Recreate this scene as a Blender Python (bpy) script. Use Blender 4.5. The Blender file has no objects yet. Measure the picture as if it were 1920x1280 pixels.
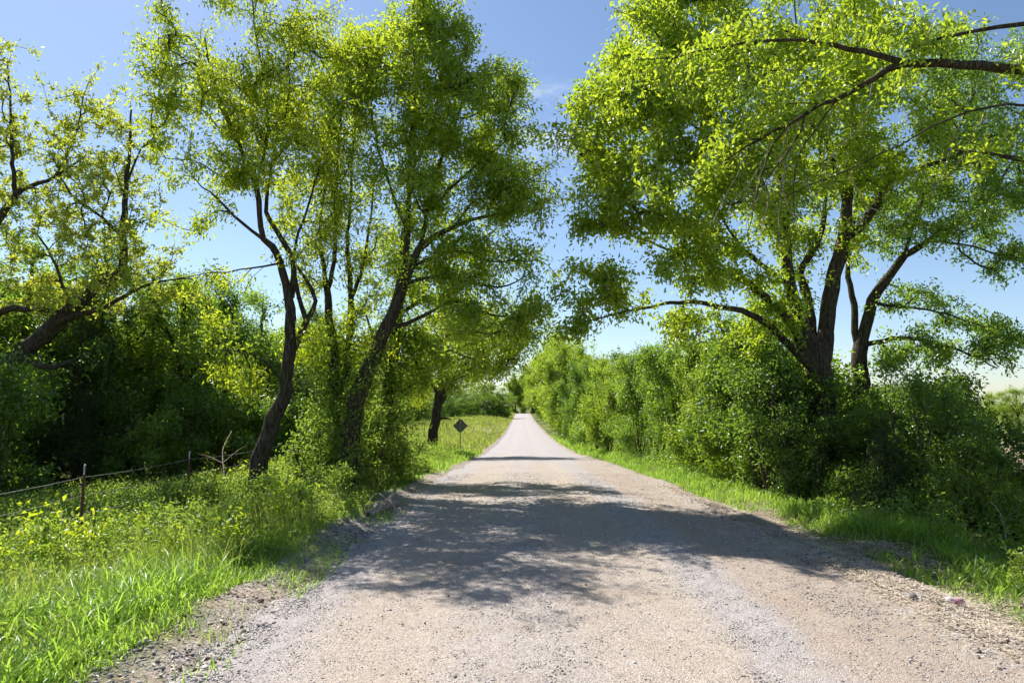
import bpy, math, random
import numpy as np
from mathutils import Vector

# ------------------------------------------------------------------ camera, sky, sun, exposure
scene = bpy.context.scene
col = scene.collection
F = 1280.0                                   # focal length in photo pixels (24 mm on a 36 mm sensor)
EYE = 1.7
PITCH = math.atan(120.0 / F)                 # horizon lies at photo row 760
cam_d = bpy.data.cameras.new('camera'); cam_d.sensor_width = 36.0; cam_d.lens = 24.0
cam_d.clip_start = 0.05; cam_d.clip_end = 8000.0
cam = bpy.data.objects.new('camera', cam_d); col.objects.link(cam)
cam.location = (0, 0, EYE); cam.rotation_euler = (math.pi / 2 + PITCH, 0, 0)
scene.camera = cam

SUN_AZ = math.atan2(-0.64, 0.77)             # towards the sun: ahead and to the left
SUN_EL = math.radians(52.5)
world = bpy.data.worlds.new('World'); scene.world = world; world.use_nodes = True
wn = world.node_tree.nodes; wl = world.node_tree.links; wn.clear()
sky = wn.new('ShaderNodeTexSky'); sky.sky_type = 'NISHITA'; sky.sun_disc = False
sky.sun_elevation = SUN_EL; sky.sun_rotation = SUN_AZ
sky.air_density = 1.0; sky.dust_density = 0.5; sky.ozone_density = 3.0; sky.altitude = 300
bg = wn.new('ShaderNodeBackground'); bg.inputs['Strength'].default_value = 0.084
wo = wn.new('ShaderNodeOutputWorld')
wl.new(bg.outputs[0], wo.inputs[0])

sun_d = bpy.data.lights.new('sun', 'SUN'); sun_d.energy = 5.0; sun_d.angle = math.radians(0.35)
sun_d.color = (1.0, 0.955, 0.88)
sun = bpy.data.objects.new('sun', sun_d); col.objects.link(sun)
sv = Vector((math.sin(SUN_AZ) * math.cos(SUN_EL), math.cos(SUN_AZ) * math.cos(SUN_EL), math.sin(SUN_EL)))
sun.rotation_euler = sv.to_track_quat('Z', 'Y').to_euler(); sun.location = sv * 60

vs = scene.view_settings
vs.view_transform = 'Standard'; vs.look = 'None'; vs.gamma = 1.0; vs.exposure = 0.88; vs.use_curve_mapping = False
scene.render.engine = 'CYCLES'
cy = scene.cycles
cy.max_bounces = 5; cy.diffuse_bounces = 3; cy.glossy_bounces = 1; cy.transmission_bounces = 3; cy.transparent_max_bounces = 4
cy.sample_clamp_indirect = 6.0
cy.use_denoising = True
cy.use_adaptive_sampling = True; cy.adaptive_threshold = 0.03

def ray(px, py):
    a = (px - 960.0) / F; b = (640.0 - py) / F
    c, s = math.cos(PITCH), math.sin(PITCH)
    return np.array([a, c - b * s, s + b * c])
def P(px, py, Y):
    d = ray(px, py); return np.array([0, 0, EYE]) + d * (Y / d[1])

# thin wisps of cloud, scattered over the sky
def sky_clouds():
    tc = wn.new('ShaderNodeTexCoord')
    mp = wn.new('ShaderNodeMapping'); mp.inputs['Scale'].default_value = (3.0, 3.0, 7.0); mp.inputs['Rotation'].default_value = (0.3, 0.5, 0.2)
    wl.new(tc.outputs['Generated'], mp.inputs[0])
    nz = wn.new('ShaderNodeTexNoise'); nz.inputs['Scale'].default_value = 4.0; nz.inputs['Detail'].default_value = 8; nz.inputs['Roughness'].default_value = 0.62; nz.inputs['Distortion'].default_value = 0.6
    wl.new(mp.outputs[0], nz.inputs['Vector'])
    tot = None
    rng = random.Random(3)
    dirs = [tuple(ray(1026, 250))]
    for i in range(5):
        az = 1.2 + i * 0.95; el = 0.35 + 0.5 * rng.random()
        dirs.append((math.sin(az) * math.cos(el), math.cos(az) * math.cos(el), math.sin(el)))
    for k, d in enumerate(dirs):
        v = Vector(d).normalized()
        dp = wn.new('ShaderNodeVectorMath'); dp.operation = 'DOT_PRODUCT'
        wl.new(tc.outputs['Generated'], dp.inputs[0]); dp.inputs[1].default_value = v
        mr = wn.new('ShaderNodeMapRange'); mr.interpolation_type = 'SMOOTHSTEP'
        w = math.radians(4.6 if k == 0 else 6.5)
        mr.inputs['From Min'].default_value = math.cos(w); mr.inputs['From Max'].default_value = math.cos(w * 0.15)
        wl.new(dp.outputs['Value'], mr.inputs['Value'])
        if tot is None: tot = mr.outputs[0]
        else:
            ad = wn.new('ShaderNodeMath'); ad.operation = 'MAXIMUM'; wl.new(tot, ad.inputs[0]); wl.new(mr.outputs[0], ad.inputs[1]); tot = ad.outputs[0]
    nr = wn.new('ShaderNodeMapRange'); nr.interpolation_type = 'SMOOTHSTEP'
    nr.inputs['From Min'].default_value = 0.40; nr.inputs['From Max'].default_value = 0.72
    wl.new(nz.outputs[0], nr.inputs['Value'])
    mu = wn.new('ShaderNodeMath'); mu.operation = 'MULTIPLY'; wl.new(tot, mu.inputs[0]); wl.new(nr.outputs[0], mu.inputs[1])
    mu2 = wn.new('ShaderNodeMath'); mu2.operation = 'MULTIPLY'; wl.new(mu.outputs[0], mu2.inputs[0]); mu2.inputs[1].default_value = 0.5
    mx = wn.new('ShaderNodeMix'); mx.data_type = 'RGBA'
    wl.new(mu2.outputs[0], mx.inputs['Factor']); wl.new(sky.outputs[0], mx.inputs['A']); mx.inputs['B'].default_value = (9.2, 9.4, 9.8, 1)
    wl.new(mx.outputs['Result'], bg.inputs['Color'])
sky_clouds()

# ------------------------------------------------------------------ helpers
RNG = np.random.default_rng(11)

def tag(o, label=None, cat=None, group=None, kind=None):
    if label: o['label'] = label
    if cat: o['category'] = cat
    if group: o['group'] = group
    if kind: o['kind'] = kind
    return o
def empty(name, loc=(0, 0, 0), rz=0.0, sc=1.0):
    o = bpy.data.objects.new(name, None); col.objects.link(o); o.empty_display_size = 0.3
    o.location = loc; o.rotation_euler = (0, 0, rz); o.scale = (sc, sc, sc); return o
def mesh_np(name, V, T, smooth=False, **attrs):
    V = np.asarray(V, np.float32); T = np.asarray(T, np.int32)
    me = bpy.data.meshes.new(name); k = T.shape[1]
    me.vertices.add(len(V)); me.vertices.foreach_set('co', V.ravel())
    me.loops.add(T.size); me.loops.foreach_set('vertex_index', T.ravel())
    me.polygons.add(len(T)); me.polygons.foreach_set('loop_start', np.arange(0, T.size, k, dtype=np.int32))
    if smooth: me.polygons.foreach_set('use_smooth', np.ones(len(T), bool))
    for a, v in attrs.items():
        at = me.attributes.new(a, 'FLOAT', 'POINT'); at.data.foreach_set('value', np.asarray(v, np.float32))
    me.update(calc_edges=True)
    return me
def obj(name, me, mat, parent=None, kind=None):
    o = bpy.data.objects.new(name, me); col.objects.link(o)
    if mat and not me.materials: me.materials.append(mat)
    if parent is not None: o.parent = parent
    if kind: o['kind'] = kind
    return o
def copy_tree(o, parent=None):
    c = o.copy(); col.objects.link(c)
    if parent is not None: c.parent = parent
    for ch in list(o.children): copy_tree(ch, c)
    return c
def vnoise(x, y, seed=0):
    """smooth value noise, about -1..1"""
    x = np.asarray(x, float); y = np.asarray(y, float)
    xi = np.floor(x); yi = np.floor(y); fx = x - xi; fy = y - yi
    fx = fx * fx * (3 - 2 * fx); fy = fy * fy * (3 - 2 * fy)
    def h(a, b):
        s = np.sin(a * 127.1 + b * 311.7 + seed * 74.7) * 43758.5453
        return (s - np.floor(s)) * 2 - 1
    return (h(xi, yi) * (1 - fx) + h(xi + 1, yi) * fx) * (1 - fy) + (h(xi, yi + 1) * (1 - fx) + h(xi + 1, yi + 1) * fx) * fy
def fbm(x, y, seed=0, oct=3):
    t = 0; a = 1.0
    for k in range(oct):
        t = t + a * vnoise(x * 2 ** k, y * 2 ** k, seed + k * 5); a *= 0.5
    return t

# ------------------------------------------------------------------ materials
def new_mat(name):
    m = bpy.data.materials.new(name); m.use_nodes = True; m.node_tree.nodes.clear()
    return m, m.node_tree.nodes, m.node_tree.links
def ramp(n, stops):
    r = n.new('ShaderNodeValToRGB'); e = r.color_ramp.elements
    while len(e) < len(stops): e.new(0.5)
    for k, (p, c) in enumerate(stops): e[k].position = p; e[k].color = (*c, 1)
    return r
def mixc(n, l, fac, a, b, mode='MIX'):
    m = n.new('ShaderNodeMix'); m.data_type = 'RGBA'; m.blend_type = mode
    for sock, v in (('Factor', fac), ('A', a), ('B', b)):
        if hasattr(v, 'links'): l.new(v, m.inputs[sock])
        elif sock == 'Factor': m.inputs[sock].default_value = v
        else: m.inputs[sock].default_value = (*v, 1)
    return m.outputs['Result']
def noise(n, l, scale, detail=4, rough=0.55, vec=None, out=0):
    t = n.new('ShaderNodeTexNoise'); t.inputs['Scale'].default_value = scale; t.inputs['Detail'].default_value = detail; t.inputs['Roughness'].default_value = rough
    if vec is not None: l.new(vec, t.inputs['Vector'])
    return t.outputs[out]
def maprange(n, l, v, a, b, c=0.0, d=1.0):
    m = n.new('ShaderNodeMapRange'); m.interpolation_type = 'SMOOTHSTEP'
    m.inputs['From Min'].default_value = a; m.inputs['From Max'].default_value = b; m.inputs['To Min'].default_value = c; m.inputs['To Max'].default_value = d
    l.new(v, m.inputs['Value']); return m.outputs[0]
def attr(n, name):
    a = n.new('ShaderNodeAttribute'); a.attribute_name = name; return a.outputs['Fac']

def leaf_mat(name, dark, light, tr_dark, tr_light, gloss=0.038, rough=0.34):
    """thin leaf: diffuse front + light let through from behind + waxy sheen; 'rnd' varies it leaf by leaf"""
    m, n, l = new_mat(name)
    r = attr(n, 'rnd')
    dc = mixc(n, l, r, dark, light); tcx = mixc(n, l, r, tr_dark, tr_light)
    d = n.new('ShaderNodeBsdfDiffuse'); l.new(dc, d.inputs[0])
    t = n.new('ShaderNodeBsdfTranslucent'); l.new(tcx, t.inputs[0])
    a = n.new('ShaderNodeAddShader'); l.new(d.outputs[0], a.inputs[0]); l.new(t.outputs[0], a.inputs[1])
    g = n.new('ShaderNodeBsdfGlossy'); g.inputs['Roughness'].default_value = rough; g.inputs['Color'].default_value = (0.9, 0.95, 1, 1)
    mx = n.new('ShaderNodeMixShader'); mx.inputs[0].default_value = gloss
    l.new(a.outputs[0], mx.inputs[1]); l.new(g.outputs[0], mx.inputs[2])
    o = n.new('ShaderNodeOutputMaterial'); l.new(mx.outputs[0], o.inputs[0])
    return m
M = {}
M['leaf_yellow'] = leaf_mat('leaf_yellow', (.066, .105, .010), (.125, .155, .014), (.24, .32, .012), (.40, .44, .018))
M['leaf_mid'] = leaf_mat('leaf_mid', (.049, .085, .011), (.104, .140, .018), (.15, .235, .013), (.30, .375, .022))
M['leaf_green'] = leaf_mat('leaf_green', (.042, .076, .013), (.086, .125, .020), (.11, .195, .014), (.23, .325, .026))
M['leaf_fresh'] = leaf_mat('leaf_fresh', (.058, .100, .010), (.116, .156, .016), (.195, .285, .012), (.37, .43, .020))
M['leaf_oak'] = leaf_mat('leaf_oak', (.080, .110, .016), (.150, .160, .028), (.25, .31, .02), (.41, .42, .04))
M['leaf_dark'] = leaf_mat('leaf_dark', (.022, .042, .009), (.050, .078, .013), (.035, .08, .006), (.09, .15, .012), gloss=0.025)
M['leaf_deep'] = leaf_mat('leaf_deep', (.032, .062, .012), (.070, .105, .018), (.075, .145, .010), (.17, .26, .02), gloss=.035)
M['leaf_cedar'] = leaf_mat('leaf_cedar', (.030, .050, .018), (.060, .080, .025), (.02, .035, .01), (.05, .07, .015), gloss=0.03)
M['grass'] = leaf_mat('grass', (.064, .115, .018), (.130, .180, .034), (.135, .25, .020), (.28, .38, .045), gloss=0.02)
M['meadow'] = leaf_mat('meadow_grass', (.095, .125, .025), (.200, .205, .055), (.13, .18, .020), (.27, .29, .05), gloss=0.03)
M['weed'] = leaf_mat('weed', (.044, .080, .015), (.110, .145, .032), (.10, .18, .014), (.24, .30, .035), gloss=0.018)
M['dry'] = leaf_mat('dry_leaf', (.28, .225, .165), (.60, .52, .42), (.02, .015, .01), (.05, .035, .02), gloss=0.02)

def bark_mat(name, c1, c2, moss=0.25):
    m, n, l = new_mat(name)
    tc = n.new('ShaderNodeTexCoord'); mp = n.new('ShaderNodeMapping'); mp.inputs['Scale'].default_value = (1, 1, 0.22)
    l.new(tc.outputs['Object'], mp.inputs[0])
    n1 = noise(n, l, 26, 6, 0.65, mp.outputs[0]); n2 = noise(n, l, 2.2, 3, 0.5, tc.outputs['Object'])
    base = mixc(n, l, maprange(n, l, n1, .35, .68), c1, c2)
    base = mixc(n, l, maprange(n, l, n2, .50, .72, 0, moss), base, (.055, .068, .020))
    b = n.new('ShaderNodeBsdfPrincipled'); l.new(base, b.inputs['Base Color']); b.inputs['Roughness'].default_value = 0.92; b.inputs['Specular IOR Level'].default_value = 0.15
    bp = n.new('ShaderNodeBump'); bp.inputs['Strength'].default_value = 0.9; bp.inputs['Distance'].default_value = 0.02
    l.new(n1, bp.inputs['Height']); l.new(bp.outputs[0], b.inputs['Normal'])
    o = n.new('ShaderNodeOutputMaterial'); l.new(b.outputs[0], o.inputs[0]); return m
M['bark'] = bark_mat('bark', (.028, .021, .016), (.105, .082, .062))
M['bark_grey'] = bark_mat('bark_grey', (.045, .037, .030), (.17, .145, .12))
M['dead_wood'] = bark_mat('dead_wood', (.20, .16, .125), (.50, .43, .35), 0.0)
M['stem'] = bark_mat('stem', (.05, .04, .025), (.13, .105, .07))

def simple_mat(name, c, rough=0.7, metal=0.0, var=0.25, scale=12, c2=None):
    m, n, l = new_mat(name)
    tc = n.new('ShaderNodeTexCoord'); nz = noise(n, l, scale, 5, 0.6, tc.outputs['Object'])
    c2 = c2 or tuple(x * (1 - var) for x in c)
    base = mixc(n, l, maprange(n, l, nz, .35, .65), c, c2)
    b = n.new('ShaderNodeBsdfPrincipled'); l.new(base, b.inputs['Base Color']); b.inputs['Roughness'].default_value = rough; b.inputs['Metallic'].default_value = metal
    o = n.new('ShaderNodeOutputMaterial'); l.new(b.outputs[0], o.inputs[0]); return m
M['rust'] = simple_mat('rusty_steel', (.16, .045, .022), .85, 0, c2=(.075, .028, .018), scale=30)
M['post_tip'] = simple_mat('white_paint', (.55, .55, .52), .7)
M['wire'] = simple_mat('weathered_wire', (.30, .29, .28), .5, 0.6)
M['sign'] = simple_mat('sign_back', (.13, .145, .145), .55, 0.3, c2=(.09, .10, .10), scale=6)
M['steel'] = simple_mat('galvanised_steel', (.30, .31, .32), .5, 0.6)
M['pole'] = simple_mat('pole_wood', (.20, .16, .12), .9)
M['can'] = simple_mat('can_print', (.62, .60, .60), .35, 0.3, c2=(.60, .20, .24), scale=16)
M['can_end'] = simple_mat('can_end', (.6, .6, .6), .3, 0.9)

def stone_mat(name):
    m, n, l = new_mat(name)
    r = attr(n, 'rnd')
    rp = ramp(n, [(0.0, (.075, .070, .072)), (0.25, (.24, .225, .22)), (0.55, (.40, .37, .345)), (0.8, (.50, .46, .42)), (1.0, (.64, .62, .60))])
    l.new(r, rp.inputs[0])
    b = n.new('ShaderNodeBsdfPrincipled'); l.new(rp.outputs[0], b.inputs['Base Color']); b.inputs['Roughness'].default_value = 0.9; b.inputs['Specular IOR Level'].default_value = 0.2
    o = n.new('ShaderNodeOutputMaterial'); l.new(b.outputs[0], o.inputs[0]); return m
M['stone'] = stone_mat('gravel_stone')
M['clod'] = simple_mat('dirt_clod', (.20, .15, .11), .95, c2=(.10, .075, .055), scale=25)

# ------------------------------------------------------------------ lie of the land
_YR = np.array([-40, 0, 9, 16, 26, 41, 60, 90, 140, 200, 250, 271, 300, 400, 700, 6000.])
_ZR = np.array([0.25, 0, 0, -.12, -.5, -1.15, -1.65, -2.05, -2.15, -1.8, -1.5, -1.45, -2.4, -8, -14, -14.])
_XC = np.array([0.45, .52, .58, .66, .80, 1.0, 1.3, 1.75, 2.4, 3.2, 3.9, 4.2, 4.6, 6, 10, 60.])
_ZL = np.array([-.2, -.32, -.40, -.38, -.42, -.62, -.75, -.80, -.95, -.8, -.35, -.35, -1.4, -7.0, -13, -13.])
_ZQ = np.array([.1, -.05, -.05, -.12, -.4, -.9, -1.3, -1.7, -1.9, -1.6, -1.3, -1.3, -2.3, -7.9, -13.5, -13.5])
def _smooth(y, ys, vs_):
    y = np.asarray(y, float)
    return (np.interp(y - 3, ys, vs_) + np.interp(y, ys, vs_) * 2 + np.interp(y + 3, ys, vs_)) / 4
def zroad(y): return _smooth(y, _YR, _ZR)
def xroad(y): return _smooth(y, _YR, _XC)
def sst(a, b, x):
    t = np.clip((x - a) / (b - a), 0, 1); return t * t * (3 - 2 * t)
HALF = 2.62
def edge_wob(y, s): return (1 - .75 * sst(16, 40, np.asarray(y, float))) * (0.16 * vnoise(np.asarray(y) * 0.55, s * 7.0, 3) + 0.09 * vnoise(np.asarray(y) * 1.9, s * 3.0, 9))
def ground_z(x, y):
    x = np.asarray(x, float); y = np.asarray(y, float)
    t = x - xroad(y); zr = zroad(y)
    zl = _smooth(y, _YR, _ZL); zq = _smooth(y, _YR, _ZQ) - 1.1 * sst(8, 24, t)
    left = t < 0
    a = np.abs(t); e = HALF + np.where(left, edge_wob(y, 1), edge_wob(y, 2))
    u = a - e                                     # distance beyond the gravel's edge
    lip = 0.055 * np.exp(-((u - 0.35) / 0.25) ** 2) - 0.10 * np.exp(-((u - 0.95) / 0.35) ** 2) * (~left)
    wide = np.where(left, 3.2, 2.6) + np.clip((y - 30) * 0.05, 0, 4)
    off = zr + lip + (np.where(left, zl, zq) - zr) * sst(0.2, wide, u)
    z = np.where(u < 0, zr - 0.10 * sst(0, -0.35, u) + 0.0, off)
    bump = fbm(x * 0.8, y * 0.8, 2) * 0.035 + fbm(x * 0.12, y * 0.12, 6) * 0.12 * sst(3, 12, u)
    return z + bump * sst(-0.1, 0.6, u) + sst(60, 900, a) * 1.5 * vnoise(x * .004, y * .004, 8)
def road_z(x, y):
    t = x - xroad(y)
    return zroad(y) + 0.055 * (1 - (t / 2.35) ** 2) + 0.012 * fbm(t * 1.3, y * 0.5, 4) - 0.02 * (np.exp(-((t + 1.45) / .4) ** 2) + np.exp(-((t - 0.45) / .4) ** 2))
def top_z(x, y):
    t = np.abs(x - xroad(y))
    return np.where(t < HALF + 0.5, np.maximum(road_z(x, y), ground_z(x, y)), ground_z(x, y))

def seg(a, b, step): return np.arange(a, b, step)
gy = np.concatenate([seg(-60, -6, 3), seg(-6, 24, .22), seg(24, 60, .8), seg(60, 320, 4), np.geomspace(320, 6000, 36)])
gt_half = np.concatenate([seg(0, 2.0, .5), seg(2.0, 5.0, .12), seg(5, 12, .4), seg(12, 40, 2), np.geomspace(40, 4000, 26)])
gt = np.concatenate([-gt_half[:0:-1], gt_half])
GX, GY = np.meshgrid(gt, gy); GXX = GX + xroad(GY); GZ = ground_z(GXX, GY)
nr, nc = GX.shape
idx = np.arange(nr * nc).reshape(nr, nc)
Q = np.stack([idx[:-1, :-1], idx[:-1, 1:], idx[1:, 1:], idx[1:, :-1]], -1).reshape(-1, 4)
def poly_dist(x, y, pts):
    d = np.full(np.shape(x), 1e9)
    for (x0, y0), (x1, y1) in zip(pts[:-1], pts[1:]):
        L2 = (x1 - x0) ** 2 + (y1 - y0) ** 2
        s = np.clip(((x - x0) * (x1 - x0) + (y - y0) * (y1 - y0)) / L2, 0, 1)
        d = np.minimum(d, np.hypot(x - x0 - s * (x1 - x0), y - y0 - s * (y1 - y0)))
    return d
TRACK = [(-5.5, 78), (-3.7, 92), (-1.6, 118), (0.2, 155)]
u_ = np.abs(GX) - HALF
dirt = np.clip(1 - sst(0.2, .6, u_ + .25 * vnoise(GXX * 1.3, GY * 1.3, 17) - np.where(GX > 0, .75 - .8 * sst(11, 22, GY), 0.1)), 0, 1)
dirt = np.maximum(dirt, 1 - sst(0.7, 2.0, poly_dist(GXX, GY, TRACK)))
field = sst(14, 18, GXX) * sst(22, 26, GY) * (1 - sst(75, 90, GY)) * (1 - sst(60, 80, GXX))
me = mesh_np('ground', np.stack([GXX, GY, GZ], -1).reshape(-1, 3), Q, True, dirt=dirt.ravel(), field=field.ravel())
def ground_mat():
    m, n, l = new_mat('ground')
    tc = n.new('ShaderNodeTexCoord'); v = tc.outputs['Object']
    n1 = noise(n, l, 1.6, 6, .6, v); n2 = noise(n, l, 22, 5, .65, v); n3 = noise(n, l, .12, 4, .55, v)
    grass = mixc(n, l, maprange(n, l, n1, .35, .65), (.060, .082, .020), (.120, .140, .035))
    grass = mixc(n, l, maprange(n, l, n3, .40, .65), grass, (.135, .155, .035))
    grass = mixc(n, l, maprange(n, l, n2, .55, .75, 0, .6), grass, (.085, .062, .038))
    soil = mixc(n, l, maprange(n, l, n2, .3, .7), (.20, .155, .115), (.38, .315, .25))
    soil = mixc(n, l, maprange(n, l, n1, .5, .75, 0, .7), soil, (.115, .082, .058))
    vo = n.new('ShaderNodeTexVoronoi'); vo.inputs['Scale'].default_value = 60; l.new(v, vo.inputs['Vector'])
    sp = n.new('ShaderNodeSeparateColor'); l.new(vo.outputs['Color'], sp.inputs[0])
    peb = ramp(n, [(0, (.10, .09, .085)), (.4, (.25, .21, .18)), (.75, (.36, .33, .31)), (1, (.52, .50, .48))]); l.new(sp.outputs[0], peb.inputs[0])
    soil = mixc(n, l, maprange(n, l, noise(n, l, 2.6, 4, .6, v), .36, .62, 0, .8), soil, peb.outputs[0])
    fld = mixc(n, l, maprange(n, l, n1, .3, .7), (.34, .265, .185), (.24, .20, .12))
    c = mixc(n, l, attr(n, 'dirt'), grass, soil)
    c = mixc(n, l, attr(n, 'field'), c, fld)
    b = n.new('ShaderNodeBsdfPrincipled'); l.new(c, b.inputs['Base Color']); b.inputs['Roughness'].default_value = .95; b.inputs['Specular IOR Level'].default_value = .1
    bp = n.new('ShaderNodeBump'); bp.inputs['Strength'].default_value = .8; bp.inputs['Distance'].default_value = .03
    l.new(n2, bp.inputs['Height']); l.new(bp.outputs[0], b.inputs['Normal'])
    o = n.new('ShaderNodeOutputMaterial'); l.new(b.outputs[0], o.inputs[0]); return m
tag(obj('ground', me, ground_mat()), kind='structure')

ry = np.concatenate([seg(-20, 2.5, .5), seg(2.5, 20, .08), seg(20, 60, .4), seg(60, 300, 2.0)])
rt = np.arange(-3.15, 3.1501, 0.07)
RX, RY = np.meshgrid(rt, ry); RXX = RX + xroad(RY)
fine = 0.006 * vnoise(RX * 9, RY * 9, 21) + 0.004 * vnoise(RX * 23, RY * 23, 22)
RZ = road_z(RXX, RY) + fine * (RY < 25)
nr, nc = RX.shape; idx = np.arange(nr * nc).reshape(nr, nc)
Q = np.stack([idx[:-1, :-1], idx[:-1, 1:], idx[1:, 1:], idx[1:, :-1]], -1).reshape(-1, 4)
me = mesh_np('gravel_road', np.stack([RXX, RY, RZ], -1).reshape(-1, 3), Q, True, lat=RX.ravel(), far=sst(12, 45, RY).ravel())
def loose(t, y):
    """how much loose grey stone lies at offset t from the crown: the strips the wheels leave"""
    w = 0.18 * vnoise(np.asarray(y) * .35, 5.0, 31); t = t + w
    g = lambda c, s: np.exp(-((t - c) / s) ** 2)
    return np.clip(1.0 * g(-2.35, .42) + .55 * g(-.15, .22) + .85 * g(1.25, .28) + .45 * g(-.65, .3) + .35 * g(2.3, .3), 0, 1)
def road_mat():
    m, n, l = new_mat('gravel')
    tc = n.new('ShaderNodeTexCoord'); v = tc.outputs['Object']; lat = attr(n, 'lat')
    wob = noise(n, l, .5, 3, .5, v)
    sh = n.new('ShaderNodeMath'); sh.operation = 'MULTIPLY_ADD'; l.new(wob, sh.inputs[0]); sh.inputs[1].default_value = .9; l.new(lat, sh.inputs[2])   # lateral, waving
    rp = n.new('ShaderNodeMapRange'); rp.inputs['From Min'].default_value = -2.7; rp.inputs['From Max'].default_value = 3.6; l.new(sh.outputs[0], rp.inputs['Value'])
    L = lambda t: (t + .45 + 2.7) / 6.3
    grey = (.375, .345, .335); tan = (.40, .345, .295); br = (.36, .30, .25); mid = (.39, .345, .315)
    cr = ramp(n, [(0, grey), (L(-2.2), grey), (L(-1.8), tan), (L(-1.2), tan), (L(-.8), mid), (L(-.2), mid), (L(.05), tan), (L(.85), tan), (L(1.1), grey), (L(1.45), grey), (L(1.75), br), (1, br)])
    l.new(rp.outputs[0], cr.inputs[0])
    vo = n.new('ShaderNodeTexVoronoi'); vo.inputs['Scale'].default_value = 135; l.new(v, vo.inputs['Vector'])
    vo2 = n.new('ShaderNodeTexVoronoi'); vo2.inputs['Scale'].default_value = 55; l.new(v, vo2.inputs['Vector'])
    sep = n.new('ShaderNodeSeparateColor'); l.new(vo.outputs['Color'], sep.inputs[0])
    sep2 = n.new('ShaderNodeSeparateColor'); l.new(vo2.outputs['Color'], sep2.inputs[0])
    peb = ramp(n, [(0, (.35, .33, .33)), (.25, (.74, .72, .71)), (.6, (1.0, .99, .98)), (.85, (1.18, 1.17, 1.16)), (1, (1.35, 1.34, 1.34))]); l.new(sep.outputs[0], peb.inputs[0])
    peb2 = ramp(n, [(0, (.72, .70, .69)), (.3, (.95, .95, .95)), (.8, (1.04, 1.04, 1.04)), (1, (1.2, 1.2, 1.2))]); l.new(sep2.outputs[1], peb2.inputs[0])
    c = mixc(n, l, .8, cr.outputs[0], peb.outputs[0], 'MULTIPLY')
    c = mixc(n, l, .7, c, peb2.outputs[0], 'MULTIPLY')
    n3 = noise(n, l, .9, 5, .6, v)
    c = mixc(n, l, maprange(n, l, n3, .48, .72, 0, .55), c, (.33, .255, .19))
    n4 = noise(n, l, 3.1, 4, .6, v)
    c = mixc(n, l, maprange(n, l, n4, .52, .75, 0, .35), c, (.44, .40, .37))
    c = mixc(n, l, maprange(n, l, attr(n, 'far'), 0, 1, 0, .75), c, (.345, .325, .325))
    b = n.new('ShaderNodeBsdfPrincipled'); l.new(c, b.inputs['Base Color']); b.inputs['Roughness'].default_value = .95; b.inputs['Specular IOR Level'].default_value = .1
    hh = n.new('ShaderNodeMath'); hh.operation = 'ADD'; l.new(vo.outputs['Distance'], hh.inputs[0]); l.new(vo2.outputs['Distance'], hh.inputs[1])
    bp = n.new('ShaderNodeBump'); bp.invert = True; bp.inputs['Strength'].default_value = .7; bp.inputs['Distance'].default_value = .009
    l.new(hh.outputs[0], bp.inputs['Height']); l.new(bp.outputs[0], b.inputs['Normal'])
    o = n.new('ShaderNodeOutputMaterial'); l.new(b.outputs[0], o.inputs[0]); return m
tag(obj('gravel_road', me, road_mat()), kind='structure')

# ------------------------------------------------------------------ plants: skeleton growing
def unit(v): return v / (np.linalg.norm(v, axis=-1, keepdims=True) + 1e-9)
def catmull(p, step):
    p = np.asarray(p, float)
    q = np.vstack([2 * p[0] - p[1], p, 2 * p[-1] - p[-2]]); out = []
    for i in range(1, len(q) - 2):
        L = np.linalg.norm(q[i + 1][:3] - q[i][:3]); k = max(1, int(round(L / step)))
        for j in range(k):
            s = j / k
            out.append(.5 * ((2 * q[i]) + (-q[i - 1] + q[i + 1]) * s + (2 * q[i - 1] - 5 * q[i] + 4 * q[i + 1] - q[i + 2]) * s * s + (-q[i - 1] + 3 * q[i] - 3 * q[i + 1] + q[i + 2]) * s ** 3))
    out.append(p[-1]); return np.array(out)
def tube(pts, rad, sides, knob=0.0, rng=None):
    """verts and tris of a tapered tube along pts"""
    pts = np.asarray(pts, float); k = len(pts)
    tan = np.empty_like(pts); tan[1:-1] = pts[2:] - pts[:-2]; tan[0] = pts[1] - pts[0]; tan[-1] = pts[-1] - pts[-2]
    tan = unit(tan)
    ref = np.zeros((k, 3)); ref[:, int(np.argmin(np.abs(tan).max(0)))] = 1.0
    A = unit(np.cross(tan, ref)); B = np.cross(tan, A)
    th = np.arange(sides) * 2 * math.pi / sides
    R = np.repeat(np.asarray(rad)[:, None], sides, 1)
    if knob and rng is not None: R = R * (1 + knob * rng.standard_normal(R.shape))
    V = pts[:, None, :] + R[..., None] * (np.cos(th)[None, :, None] * A[:, None, :] + np.sin(th)[None, :, None] * B[:, None, :])
    i = np.arange(k - 1)[:, None] * sides; j = np.arange(sides)[None, :]; j2 = (j + 1) % sides
    a = i + j; b = i + j2; c = a + sides; d = b + sides
    T = np.concatenate([np.stack([a, b, d], -1).reshape(-1, 3), np.stack([a, d, c], -1).reshape(-1, 3)])
    V = np.vstack([V.reshape(-1, 3), pts[-1:] + tan[-1:] * rad[-1]])
    e = (k - 1) * sides; cap = np.stack([e + np.arange(sides), e + (np.arange(sides) + 1) % sides, np.full(sides, len(V) - 1)], -1)
    return V, np.vstack([T, cap])
def join(parts):
    Vs, Ts, o = [], [], 0
    for V, T in parts: Vs.append(V); Ts.append(T + o); o += len(V)
    return np.vstack(Vs), np.vstack(Ts)
def tube_mesh(name, pts, rad, sides=8, knob=0.0, rng=None):
    V, T = tube(pts, rad, sides, knob, rng); return mesh_np(name, V, T, True)

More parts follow.
